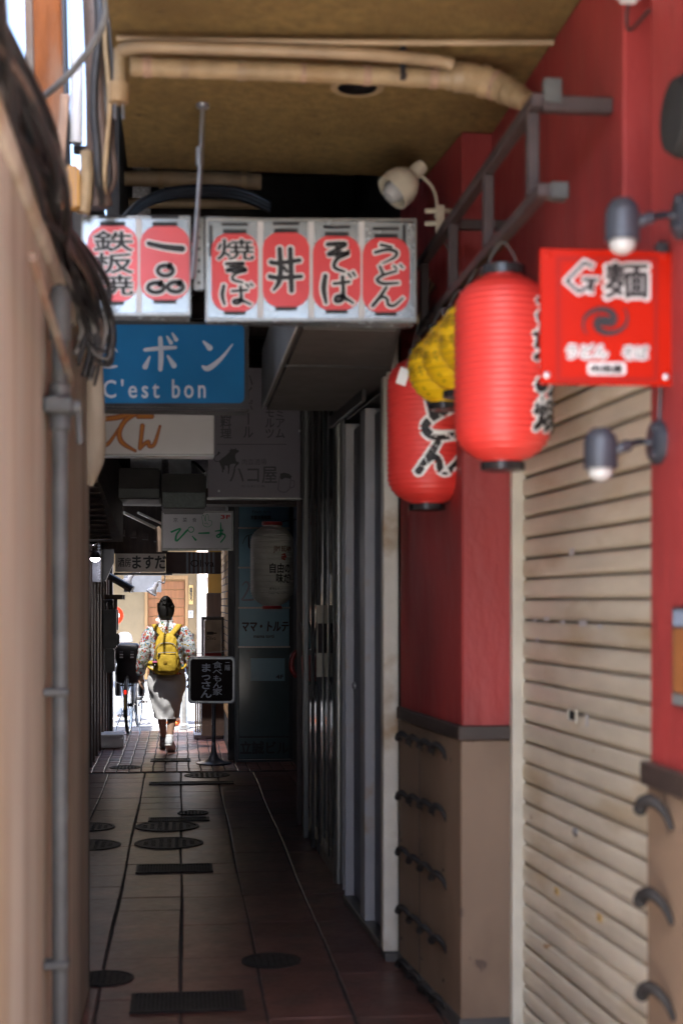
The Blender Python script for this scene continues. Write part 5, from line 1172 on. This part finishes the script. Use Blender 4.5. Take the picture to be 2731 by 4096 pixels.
obj('stone_step', MB().box((dx0-.5, FY-1.6, -.04), (dx1+.2, FY-.021, .06)), 'far_stone', fb, bevel=.01)
t = thing('far_neighbour', (2.5, 26, 0), 'pale sunlit house front beside the beige house', 'building')
obj('wall', MB().box((.285, FY-.25, 0), (6, FY+3, 5)), 'cream_sign', t); obj('window', MB().box((1.0, FY-.27, 1.0), (2.2, FY-.251, 2.1)), 'teal_panel_dark', t); obj('gutter_box', MB().box((.42, FY-.35, 1.95), (.56, FY-.251, 2.2)), 'white_plastic', t)
t = thing('far_upper_storey', (0, 28, 3.2), 'upper storey of the beige house across the street', 'building')
obj('wall', MB().box((-8, FY+.4, 3.2), (.28, FY+3, 6)), 'far_plaster', t); obj('roof', MB().prism([(-8.3, FY, 6), (-8.3, FY+3.4, 6), (-8.3, FY+1.7, 7.2)], (8.6, 0, 0)), 'roof_dark', t)
t = thing('sky_block_building', (0, -7, 0), 'unseen plain building added behind the camera to block low sky light', 'building')  # added out of view, sized to darken the deep part of the alley
obj('wall', MB().box((-2.2, -9, 0), (18, -6, 3.6)), 'dim_wall', t); obj('parapet', MB().box((-2.3, -9.1, 3.6), (18.1, -5.9, 3.8)), 'unit_grey', t)
# round red road sign, bollard, horsetail pot
t = thing('round_road_sign', P(272, 1420, 20), 'round red road sign half hidden by the meters', 'sign')
c = P(262, 1414, 20); obj('disc', MB().lathe([(.13, 0), (.13, .006)], 28, axis(c, (0, -1, 0))), 'sign_red', t); obj('band', MB().box((c.x-.075, c.y-.012, c.z-.02), (c.x+.075, c.y-.0065, c.z+.025)), 'white_paint', t); obj('post', MB().tube([(c.x, c.y+.03, -.01), (c.x, c.y+.03, c.z+.2)], .025, 10), 'steel', t, True)
t = thing('steel_bollard', G(425, 1682), 'grey steel bollard at the alley mouth behind the woman', 'bollard'); c = P(423, 1680, 16.9)
obj('post', MB().lathe([(.045, 0), (.045, .62), (.03, .66), (.005, .67)], 16, T(c.x, 16.9, 0)), 'steel', t, True); obj('base_ring', MB().lathe([(.06, 0), (.065, .01), (.06, .05), (.046, .06)], 16, T(c.x, 16.9, 0)), 'steel', t, True)
c = P(362, 1640, 19.2); t = thing('horsetail_pot', (c.x, 19.2, 0), 'pot of upright green horsetail stems in the sunny street', 'plant')
obj('pot', MB().lathe([(.07, -.008), (.085, .0), (.10, .16), (.105, .18), (.09, .18), (.085, .15)], 20, T(c.x, 19.2, 0), cap=True), 'stone_pot', t, True)
for k in range(13):
    a = random.uniform(0, 6.28); r_ = random.uniform(0, .06); hh = random.uniform(.25, .52); ln = random.uniform(-.05, .05)
    pts = [(c.x+r_*cos(a), 19.2+r_*sin(a), .15), (c.x+r_*cos(a)+ln*.5, 19.2+r_*sin(a), .15+hh*.5), (c.x+r_*cos(a)+ln, 19.2+r_*sin(a), .15+hh)]
    obj('stem', MB().tube(cr(pts, 4), [.008*(1.18 if q % 4 == 0 else 1) for q in range(9)], 6), 'stem_green', t, 'all')

# ================================================================ PEOPLE
def skin_mesh(verts, edges, radii, sub=2):
    me = bpy.data.meshes.new('skin'); me.from_pydata([Vector(v) for v in verts], edges, []); o = bpy.data.objects.new('skin', me); COL.objects.link(o)
    m = o.modifiers.new('s', 'SKIN'); m.use_smooth_shade = True
    for i, r in enumerate(radii):
        sv = me.skin_vertices[0].data[i]; sv.radius = r if isinstance(r, tuple) else (r, r); sv.use_root = (i == 0)
    s = o.modifiers.new('u', 'SUBSURF'); s.levels = sub; s.render_levels = sub
    dg = bpy.context.evaluated_depsgraph_get(); ev = o.evaluated_get(dg); em = ev.to_mesh()
    mb = MB().add([v.co.copy() for v in em.vertices], [tuple(p.vertices) for p in em.polygons])
    ev.to_mesh_clear(); bpy.data.objects.remove(o); bpy.data.meshes.remove(me); return mb
class Sk:
    def __init__(s): s.v = []; s.e = []; s.r = []
    def n(s, p, r, par=None):
        s.v.append(Vector(p)); s.r.append(r); i = len(s.v)-1
        if par is not None: s.e.append((par, i))
        return i
    def hand(s, wrist, wi, down, side, palm_n, k=1.0):   # down: hand direction, side: towards the thumb
        down, side, palm_n = Vector(down).normalized(), Vector(side).normalized(), Vector(palm_n).normalized()
        w_ = Vector(wrist); p1 = s.n(w_+down*.035*k, (.026*k, .016*k), wi); p2 = s.n(w_+down*.075*k, (.034*k, .014*k), p1)
        for j, (off, ln) in enumerate(((.026, .068), (.009, .078), (-.009, .072), (-.026, .055))):
            b = w_+down*.085*k+side*off*k; a = s.n(b, .0085*k, p2); a = s.n(b+down*ln*.5*k+palm_n*.012*k, .008*k, a); s.n(b+down*ln*.92*k+palm_n*.034*k, .0068*k, a)
        b = w_+down*.03*k+side*.030*k; a = s.n(b, .011*k, p1); a = s.n(b+down*.03*k+side*.02*k+palm_n*.012*k, .010*k, a); s.n(b+down*.058*k+side*.022*k+palm_n*.024*k, .008*k, a)
    def mesh(s, o, sub=2):
        mb = skin_mesh(s.v, s.e, s.r, sub); mb.v = [v+Vector(o) for v in mb.v]; return mb

WY = 14.3; wx = P(383.3, 1720, WY).x; O = Vector((wx, WY, 0))
wm = thing('person', O, 'woman in floral shirt and pale grey skirt walking away with a yellow backpack', 'person')
k = Sk(); pe = k.n((0, 0, .84), (.13, .10)); s1 = k.n((0, 0, 1.0), (.115, .085), pe); ch = k.n((0, .0, 1.16), (.135, .09), s1); nb = k.n((0, .01, 1.27), (.055, .055), ch); nk = k.n((-.005, .02, 1.325), (.048, .05), nb); hd = k.n((-.008, .03, 1.40), (.066, .078), nk); k.n((-.008, .03, 1.475), (.06, .07), hd); k.n((-.008, .112, 1.41), .014, hd)
for sx in (-1, 1): k.n((sx*.074-.008, .035, 1.41), (.012, .02), hd)
sh_ = k.n((-.15, 0, 1.215), .05, ch); el = k.n((-.215, -.02, 1.0), .038, sh_); wr = k.n((-.255, .04, .765), .024, el); k.hand((-.255, .04, .765), wr, (-.06, .1, -1), (.3, 1, 0), (1, -.1, 0), .95)
sh_ = k.n((.155, 0, 1.215), .05, ch); el = k.n((.232, .0, 1.0), .038, sh_); wr = k.n((.235, .08, .775), .024, el); k.hand((.235, .08, .775), wr, (0, .1, -1), (-.3, 1, 0), (-1, -.1, 0), .95)
hp = k.n((-.075, 0, .78), .085, pe); kn = k.n((-.06, .10, .45), .055, hp); cf = k.n((-.05, .20, .32), .05, kn); an = k.n((-.032, .32, .10), .030, cf); k.n((-.035, .40, .045), .016, an)
hp = k.n((.075, 0, .78), .085, pe); kn = k.n((.055, .03, .44), .055, hp); cf = k.n((.048, -.02, .32), .050, kn); an = k.n((.027, -.085, .13), .030, cf); k.n((.04, -.03, .07), .014, an)
obj('body', k.mesh(O), 'skin', wm, 'all')
def ell(c, rx, ry, n=28, p=2.0, wob=None):
    out = []
    for j in range(n):
        a = 2*pi*j/n; ca, sa = cos(a), sin(a); q = Vector((c[0]+rx*math.copysign(abs(ca)**(2/p), ca), c[1]+ry*math.copysign(abs(sa)**(2/p), sa), c[2]))
        if wob: d = Vector((ca, sa, 0)); q += d*wob(a, c[2])
        out.append(q+O)
    return out
# shirt
def wsh(a, z): return .006*sin(3*a+z*40)+.005*sin(7*a-z*60)
def lerp_rows(rows, m):
    out = []
    for i in range(len(rows)-1):
        for j in range(m): t_ = j/m; out.append([a+(b-a)*t_ for a, b in zip(rows[i], rows[i+1])])
    return out+[rows[-1]]
rows = lerp_rows([(.775, .172, .118), (.80, .178, .122), (.9, .168, .112), (1.0, .170, .11), (1.1, .182, .115), (1.18, .192, .112), (1.232, .175, .10), (1.268, .115, .085), (1.292, .066, .066), (1.305, .060, .062)], 3)
obj('shirt', MB().rings([ell((0, .0, r[0]), r[1], r[2], 36, 2.3, wsh if r[0] < 1.24 else None) for r in rows], cap=False), 'floral', wm, 'all')
obj('shirt_collar', MB().tube([O+Vector((.062*cos(a), .005+.064*sin(a), 1.305)) for a in [j*2*pi/20 for j in range(21)]], .007, 6, cap=False), 'shoe_white', wm, 'all')
for pts, rr in (([(-.135, 0, 1.225), (-.178, -.005, 1.15), (-.208, -.02, 1.05), (-.225, -.025, .98), (-.245, .0, .88), (-.256, .03, .80), (-.257, .04, .775), (-.257, .042, .76)], (.062, .07, .066, .062, .056, .047, .040, .028)),
                ([(.14, 0, 1.225), (.185, -.005, 1.15), (.22, -.01, 1.05), (.238, .0, .98), (.24, .03, .88), (.238, .065, .80), (.236, .075, .775), (.236, .077, .76)], (.062, .07, .066, .062, .056, .047, .040, .028))):
    cp = cr([O+Vector(p) for p in pts], 4); rs = []
    for j in range(len(rr)-1): rs += [rr[j]+(rr[j+1]-rr[j])*q/4 for q in range(4)]
    rs = [r*(1+.05*sin(i*1.9)) for i, r in enumerate(rs+[rr[-1]])]
    obj('sleeve', MB().tube(cp, rs, 18), 'floral', wm, 'all')
# skirt with folds
def wsk(a, z):
    u = .82-z; d = .010*sin(2*a+14*u+.6)*min(1, u*5)+.008*sin(5*a-26*u)*min(1, u*4)+.003*sin(9*a+40*u+2*sin(3*a))*min(1, u*4)
    d += .011*max(0, sin(a*1.0-22*u+2.2))**3*min(1, u*3); return d
rows = lerp_rows([(.83, .150, .105), (.80, .168, .118), (.74, .185, .145), (.66, .188, .155), (.58, .178, .15), (.50, .158, .145), (.42, .132, .145), (.36, .112, .15), (.335, .106, .152)], 5)
obj('skirt', MB().rings([ell((.004*sin(r[0]*9), .02+(.83-r[0])*.04, r[0]), r[1], r[2], 64, 2.1, wsk) for r in rows], cap=False), 'skirt', wm, 'all')
# hair
g = MB(); n = 30
def hring(z, rx, ry, cy, ph): return [O+Vector((-.008+(rx*1.08+.003*sin(7*a+ph)+.002*sin(13*a-ph))*cos(a), cy+(ry+.003*sin(9*a+ph))*sin(a), z)) for a in [2*pi*j/n for j in range(n)]]
g.rings([hring(z, a, b, c, z*60) for z, a, b, c in ((1.318, .034, .03, -.012), (1.33, .048, .05, -.005), (1.35, .062, .070, .004), (1.38, .073, .083, .012), (1.41, .078, .092, .018), (1.44, .079, .094, .02), (1.465, .075, .088, .022), (1.485, .066, .075, .02), (1.50, .058, .062, .012), (1.515, .052, .055, .004), (1.53, .044, .048, .0), (1.545, .031, .034, -.002), (1.555, .017, .018, -.002), (1.559, .005, .005, -.002))])
for j in range(34):
    a = random.uniform(0, 6.28); z = random.uniform(1.44, 1.51); q_ = .072 if z < 1.475 else .05; p = O+Vector((-.008+q_*cos(a), .008+q_*sin(a), z)); g.tube([p, p+Vector((.010*cos(a+.6), .010*sin(a+.6), random.uniform(.004, .016))), p+Vector((.004*cos(a+1.2), .004*sin(a+1.2), random.uniform(.012, .028)))], [.014, .010, .003], 6)
obj('hair', g, 'hair', wm, 'all')
# shoes and socks
def shoe(ankle, toe, m, up, ln=.235):
    a = O+Vector(ankle); b = O+Vector(toe); d = (b-a).normalized(); sd = d.cross(Vector(up)).normalized(); u = sd.cross(d).normalized(); st = MB(); R = []
    for s_, wd, h0, h1 in ((-.045, .018, .0, .055), (-.035, .032, -.012, .075), (.0, .036, -.014, .078), (.06, .036, -.014, .062), (.11, .042, -.014, .045), (.155, .040, -.012, .034), (.185, .026, -.008, .022), (.195, .010, -.002, .012)):
        c = a+d*s_; R.append([c+sd*1.12*wd*math.copysign(abs(cos(t_))**.7, cos(t_))+u*((h0+h1)/2+(h1-h0)/2*math.copysign(abs(sin(t_))**.8, sin(t_))) for t_ in [2*pi*q/16 for q in range(16)]])
    st.rings(R); return st, a, d, sd, u
s_, a, d, sd, u = shoe((-.035, .33, .018), (-.035, .55, .012), 'shoe_shaded', (0, 0, 1)); so_ = obj('shoe', s_, 'shoe_shaded', wm, 'all')
s_, a, d, sd, u = shoe((.024, -.105, .082), (.056, .075, .0), 'shoe_white', (0, 0, 1)); so_ = obj('shoe', s_, 'shoe_white', wm, 'all')
R = []
for s_, wd in ((-.05, .028), (-.045, .036), (.05, .037), (.12, .043), (.17, .038), (.195, .018)):
    c = a+d*s_-u*.02; R.append([c+sd*wd*cos(t_)+u*.008*sin(t_) for t_ in [2*pi*q/16 for q in range(16)]])
obj('sole', MB().rings(R), 'sign_white', so_, 'all')
obj('sock', MB().tube([O+Vector((.026, -.088, .125)), O+Vector((.03, -.075, .175))], .036, 14), 'shoe_white', wm, 'all'); obj('sock', MB().tube([O+Vector((-.034, .31, .08)), O+Vector((-.038, .29, .125))], .037, 14), 'shoe_shaded', wm, 'all')

# backpack
bp = thing('backpack', O+Vector((0, -.16, .78)), 'yellow nylon backpack worn by the woman in the floral shirt', 'backpack')
rows = lerp_rows([(.775, .060, .03, .0), (.785, .10, .055, .0), (.82, .122, .072, .0), (.88, .126, .078, .0), (.96, .122, .074, .002), (1.05, .110, .066, .004), (1.11, .098, .056, .008), (1.15, .085, .046, .015), (1.175, .062, .034, .02), (1.185, .02, .012, .022)], 4)
def wbp(a, z): return .004*sin(4*a+z*30)+.003*sin(9*a-z*70)+.007*max(0, sin(a*2+z*55))**4*(z < .98)
obj('main_body', MB().rings([ell((.0, -.185+r[3], r[0]), r[1], r[2], 40, 2.9, wbp) for r in rows]), 'bag_yellow', bp, 'all')
rows = lerp_rows([(.80, .05, .012, 0), (.815, .088, .03, 0), (.86, .098, .038, 0), (.93, .097, .036, 0), (.985, .092, .028, 0), (.995, .088, .018, 0)], 3)
obj('front_pocket', MB().rings([ell((.004, -.235, r[0]), r[1], r[2], 32, 3.0, lambda a, z: .003*sin(5*a+z*50)) for r in rows]), 'bag_yellow', bp, 'all')
obj('pocket_zip', MB().tube(cr([O+Vector((-.085, -.262, .99)), O+Vector((-.03, -.268, 1.0)), O+Vector((.04, -.268, 1.0)), O+Vector((.092, -.262, .996))], 5), .0045, 6), 'zip', bp, 'all')
obj('main_zip', MB().tube(cr([O+Vector((-.105, -.235, 1.03)), O+Vector((-.07, -.245, 1.08)), O+Vector((.0, -.247, 1.095)), O+Vector((.07, -.245, 1.08)), O+Vector((.108, -.235, 1.03))], 5), .004, 6), 'zip', bp, 'all')
obj('zip_pull', MB().box((-.006, -.004, -.035), (.006, .004, .0), T(*(O+Vector((-.07, -.27, .992))), ry=.4)), 'cap_black', bp)
obj('badge', MB().lathe([(.019, 0), (.019, .004), (.012, .006)], 18, axis(O+Vector((-.012, -.272, .905)), (0, -1, 0))), 'bag_dark', bp, True)
obj('grab_loop', MB().tube(cr([O+Vector((-.02, -.15, 1.175)), O+Vector((-.012, -.155, 1.205)), O+Vector((.0, -.158, 1.215)), O+Vector((.012, -.155, 1.205)), O+Vector((.02, -.15, 1.175))], 4), .007, 8), 'plaque', bp, 'all')
for sx in (-1, 1):
    pts = cr([Vector((sx*.03, -.135, 1.155)), Vector((sx*.07, -.118, 1.20)), Vector((sx*.105, -.09, 1.245)), Vector((sx*.12, -.03, 1.268)), Vector((sx*.125, .05, 1.25)), Vector((sx*.13, .115, 1.12)), Vector((sx*.15, .11, .98)), Vector((sx*.172, .0, .86)), Vector((sx*.12, -.13, .82))], 4)
    R = []
    for i, p in enumerate(pts):
        t_ = (pts[min(i+1, len(pts)-1)]-pts[max(i-1, 0)]).normalized(); c = Vector((0, 0, 0))
        nrm = Vector((p.x*.3, p.y, (p.z-1.05)*1.2)).normalized(); s2 = t_.cross(nrm).normalized(); nrm = s2.cross(t_)
        w_ = .026; R.append([O+p+s2*a_*w_+nrm*b_*.006 for a_, b_ in ((-1, -1), (1, -1), (1, 1), (-1, 1))])
    obj('shoulder_strap', MB().rings(R), 'bag_yellow', bp, 'all')
a = O+Vector((-.112, -.262, .905)); ch_ = obj('charm', MB().lathe([(.004, .035), (.018, .032), (.024, .0), (.022, -.03), (.01, -.048), (.002, -.05)], 14, T(*a)), 'ink', bp, 'all', label='small black and pink charm clipped to the backpack')
obj('bow', MB().box((a.x-.024, a.y-.026, a.z-.006), (a.x+.024, a.y-.0, a.z+.012)), 'pink', ch_, bevel=.004); obj('spot', MB().ball(a+Vector((0, -.02, -.025)), .006, 8), 'white_paint', ch_)
obj('charm_chain', MB().tube([a+Vector((0, 0, .03)), a+Vector((.006, .004, .08)), O+Vector((-.098, -.25, 1.03))], .004, 6), 'steel', bp)
obj('pompom', MB().ball(O+Vector((-.142, -.215, .895)), .036, 14, 1.1, .9, .8), 'bag_yellow', bp, 'all')

# passer-by in jeans crossing behind the woman
Y2 = 17.4; O2 = Vector((P(407, 1670, Y2).x, Y2, 0))
p2 = thing('person', O2, 'passer by in jeans and orange shoes striding behind the woman', 'person')
k = Sk(); pe = k.n((0, 0, .84), (.12, .13)); c_ = k.n((-.07, 0, 1.03), (.11, .13), pe); nk = k.n((-.14, 0, 1.19), .05, c_); hd = k.n((-.16, 0, 1.27), (.085, .075), nk); k.n((-.165, 0, 1.33), (.08, .07), hd); k.n((-.26, 0, 1.28), .012, hd)
sa = k.n((-.08, -.15, 1.10), .05, c_); el = k.n((.02, -.18, .93), .04, sa); wr = k.n((.0, -.2, .78), .025, el); k.hand((.0, -.2, .78), wr, (-.1, 0, -1), (-1, 0, 0), (0, 1, 0))
sa = k.n((-.08, .15, 1.10), .05, c_); el = k.n((-.16, .2, .98), .04, sa); wr = k.n((-.25, .2, .98), .025, el); k.hand((-.25, .2, .98), wr, (-.8, 0, -.6), (-.6, 0, .8), (0, -1, 0))
h1 = k.n((.0, -.09, .85), .085, pe); kn = k.n((.02, -.09, .48), .06, h1); an = k.n((.03, -.09, .09), .04, kn); k.n((-.10, -.09, .04), .035, an)
h1 = k.n((.02, .09, .85), .085, pe); kn = k.n((.17, .09, .50), .06, h1); an = k.n((.42, .09, .27), .04, kn); k.n((.42, .09, .13), .035, an)
obj('body', k.mesh(O2), 'skin', p2, 'all')
for pts, rr in (([(.0, -.09, .92), (.01, -.09, .70), (.02, -.09, .48), (.04, -.09, .28), (.035, -.09, .10)], [.11, .10, .085, .08, .085]), ([(.02, .09, .92), (.09, .09, .70), (.18, .09, .50), (.31, .09, .36), (.40, .09, .28)], [.11, .10, .085, .075, .08])):
    cp = cr([O2+Vector(p) for p in pts], 4); rs = []
    for j in range(4): rs += [rr[j]+(rr[j+1]-rr[j])*q/4 for q in range(4)]
    obj('trouser_leg', MB().tube(cp, [r*(1+.04*sin(i*2)) for i, r in enumerate(rs+[rr[-1]])], 14), 'jeans', p2, 'all')
R = [[O2+Vector((c0+rx*cos(t_), ry*sin(t_), z)) for t_ in [2*pi*q/20 for q in range(20)]] for z, c0, rx, ry in ((.80, .01, .14, .17), (.90, -.01, .13, .16), (1.02, -.07, .13, .17), (1.11, -.10, .11, .16), (1.17, -.13, .07, .08))]
obj('shirt', MB().rings(R), 'pale_blue', p2, 'all'); obj('hair', MB().ball(O2+Vector((-.145, 0, 1.30)), .092, 16, 1, .95, 1), 'hair', p2, 'all')
for c_, rx in (((-.02, -.09, .04), 0), ((.45, .09, .15), 1)): obj('shoe', MB().ball(O2+Vector(c_), .05, 14, 2.2 if not rx else .9, .9, .8 if not rx else 2.0), 'orange_shoe' if not rx else 'jeans', p2, 'all')

# bent figure with a grey cap behind the child seat
Y3 = 18.0; O3 = Vector((P(284, 1650, Y3).x-.02, Y3, 0))
p3 = thing('person', O3, 'small figure in grey cap and pale blue clothes behind the child seat', 'person')
k = Sk(); pe = k.n((0, 0, .55), (.10, .09)); c_ = k.n((0, 0, .76), (.11, .08), pe); nk = k.n((.02, 0, .90), .04, c_); hd = k.n((.03, 0, .98), (.075, .08), nk); k.n((.035, 0, 1.05), (.07, .075), hd); k.n((.045, -.085, .98), .01, hd)
for sx in (-1, 1):
    sa = k.n((sx*.13, 0, .84), .036, c_); el = k.n((sx*.17, .0, .67), .03, sa); wr = k.n((sx*.15, -.03, .52), .02, el); k.hand((sx*.15, -.03, .52), wr, (0, -.1, -1), (0, -1, 0), (-sx, 0, 0), .75)
    h1 = k.n((sx*.06, 0, .5), .06, pe); kn = k.n((sx*.065, .0, .28), .045, h1); an = k.n((sx*.065, 0, .06), .03, kn); k.n((sx*.07, -.09, .03), .026, an)
obj('body', k.mesh(O3), 'skin', p3, 'all')
R = [[O3+Vector((rx*cos(t_), ry*sin(t_), z)) for t_ in [2*pi*q/20 for q in range(20)]] for z, rx, ry in ((.46, .15, .12), (.6, .14, .115), (.76, .15, .11), (.86, .13, .09), (.9, .06, .06))]
obj('shirt', MB().rings(R), 'pale_blue', p3, 'all')
for sx in (-1, 1): obj('trouser_leg', MB().tube([O3+Vector((sx*.065, 0, z)) for z in (.52, .4, .2, .08)], [.08, .075, .065, .065], 12), 'pale_blue', p3, 'all'); obj('shoe', MB().ball(O3+Vector((sx*.07, -.03, .035)), .04, 12, .9, 1.8, .8), 'shoe_white', p3, 'all')
R = [[O3+Vector((.035+r_*cos(t_), r_*sin(t_), z)) for t_ in [2*pi*q/20 for q in range(20)]] for z, r_ in ((1.0, .105), (1.005, .10), (1.04, .097), (1.09, .08), (1.115, .045), (1.12, .01))]
obj('cap', MB().rings(R), 'grey_hat', p3, 'all'); obj('cap_peak', MB().ball(O3+Vector((.035, -.10, 1.0)), .07, 14, 1.1, 1.0, .12), 'grey_hat', p3, 'all')

# ================================================================ BICYCLE WITH CHILD SEAT
bo = Vector((P(296, 1690, 16.3).x, 16.35, 0)); YAW = rad(-4)
BM = T(bo.x, bo.y, 0, rz=YAW)
bk = thing('bicycle', bo, 'parked black bicycle with a rear child seat and red reflector', 'bicycle')
def bmap(mb): mb.v = [BM @ v for v in mb.v]; return mb
def wheel(yc, name):
    R = .325; w_ = obj('wheel', bmap(MB().tube([(0, yc+R*cos(a), R+.003+R*sin(a)) for a in [j*2*pi/40 for j in range(41)]], .019, 8, cap=False)), 'tyre', bk, 'all')
    obj('rim', bmap(MB().tube([(0, yc+(R-.022)*cos(a), R+.003+(R-.022)*sin(a)) for a in [j*2*pi/40 for j in range(41)]], .010, 6, cap=False)), 'chrome', w_, 'all')
    for j in range(14): a = j*2*pi/14; obj('spoke', bmap(MB().tube([(0, yc, R), (0, yc+(R-.03)*cos(a), R+(R-.03)*sin(a))], .0016, 4)), 'chrome', w_)
    obj('hub', bmap(MB().tube([(-.05, yc, R), (.05, yc, R)], .02, 10)), 'bike_black', w_)
wheel(0, 'rear'); wheel(1.08, 'front')
def tb(name, pts, r, m='bike_black'): return obj(name, bmap(MB().tube(cr(pts, 4) if len(pts) > 2 else pts, r, 8)), m, bk, 'all')
tb('mudguard', [(0, .36*cos(a), .33+.36*sin(a)) for a in [rad(q) for q in (-200, -170, -140, -110, -80)]][::-1] if False else [(0, -.36*cos(a), .33+.36*sin(a)) for a in [rad(q) for q in (-20, 20, 60, 100, 140)]], .026)
tb('frame_tube', [(0, .45, .30), (0, .32, .62), (0, .28, .80)], .018); tb('frame_tube', [(0, .45, .30), (0, .95, .62), (0, .98, .80)], .02); tb('frame_tube', [(-.04, 0, .33), (-.02, .45, .30)], .011); tb('frame_tube', [(.04, 0, .33), (.02, .45, .30)], .011); tb('frame_tube', [(-.04, 0, .33), (0, .31, .66)], .009); tb('frame_tube', [(.04, 0, .33), (0, .31, .66)], .009)
tb('fork', [(-.05, 1.08, .33), (-.045, 1.02, .62), (0, .98, .72)], .012); tb('fork', [(.05, 1.08, .33), (.045, 1.02, .62), (0, .98, .72)], .012); tb('stem', [(0, .98, .72), (0, .93, .95)], .013, 'chrome')
tb('handlebar', [(-.27, .72, .93), (-.25, .85, .95), (-.1, .93, .97), (.1, .93, .97), (.25, .85, .95), (.27, .72, .93)], .012, 'chrome'); tb('grip', [(.27, .72, .93), (.265, .80, .94)], .018); tb('grip', [(-.27, .72, .93), (-.265, .80, .94)], .018)
obj('saddle', bmap(MB().ball((0, .28, .84), .1, 16, .95, 1.25, .35)), 'bike_black', bk, 'all')
tb('rack', [(-.06, -.25, .56), (-.06, .2, .58)], .009); tb('rack', [(.06, -.25, .56), (.06, .2, .58)], .009); tb('rack', [(-.06, -.25, .56), (.06, -.25, .56)], .009); tb('rack_stay', [(-.06, -.1, .56), (-.05, 0, .33)], .007); tb('rack_stay', [(.06, -.1, .56), (.05, 0, .33)], .007)
tb('stand', [(-.04, 0, .32), (-.14, -.12, .012), (.0, -.16, .008), (.14, -.12, .012), (.04, 0, .32)], .008, 'steel')
for sx, dz in ((.13, .33), (-.13, .17)):
    tb('crank', [(sx*.5, .45, .28), (sx*.6, .45, dz)], .009, 'steel'); obj('pedal', bmap(MB().box((sx-.04, .40, dz-.012), (sx+.04, .50, dz+.012))), 'tyre', bk, bevel=.003)
    for q in (-1, 1): obj('pedal_reflector', bmap(MB().box((sx-.012+q*.018, .396, dz-.007), (sx+.006+q*.018, .3995, dz+.007))), 'white_paint', bk)
obj('tail_reflector', bmap(MB().box((-.013, -.378, .47), (.013, -.366, .515))), 'reflector', bk, bevel=.003); obj('mudguard_stripe', bmap(MB().box((-.011, -.40, .30), (.011, -.388, .46))), 'amber', bk, bevel=.004)
cs = obj('child_seat', bmap(MB().rings([[(rx*math.copysign(abs(cos(t_))**.6, cos(t_)), yc+ry*math.copysign(abs(sin(t_))**.6, sin(t_)), z) for t_ in [2*pi*q/24 for q in range(24)]] for z, rx, ry, yc in ((.575, .12, .12, -.02), (.60, .15, .15, -.02), (.70, .145, .10, -.08), (.80, .125, .06, -.12), (.84, .135, .06, -.13), (.87, .15, .07, -.13), (.94, .152, .085, -.12), (1.0, .14, .08, -.11), (1.03, .11, .06, -.10), (1.035, .06, .03, -.10))])), 'bike_black', bk, 'all')
for sx in (-1, 1):
    for z in (.875, .905, .935): obj('seat_vent', bmap(MB().box((sx*.06-.018, -.222, z-.007), (sx*.06+.018, -.214, z+.008))), 'white_plastic' if z < .93 else 'pole_grey', cs)
    obj('foot_guard', bmap(MB().rings([[(sx*.135+rx*cos(t_), yc+ry*sin(t_), z) for t_ in [2*pi*q/14 for q in range(14)]] for z, rx, ry, yc in ((.42, .035, .06, .12), (.46, .04, .07, .1), (.56, .035, .06, .08), (.66, .03, .06, .05))])), 'bike_black', bk, 'all')
    obj('seat_strap', bmap(MB().tube([(sx*.14, -.06, .84), (sx*.155, -.02, .70), (sx*.14, .02, .6)], .008, 6)), 'dim_wall', cs)
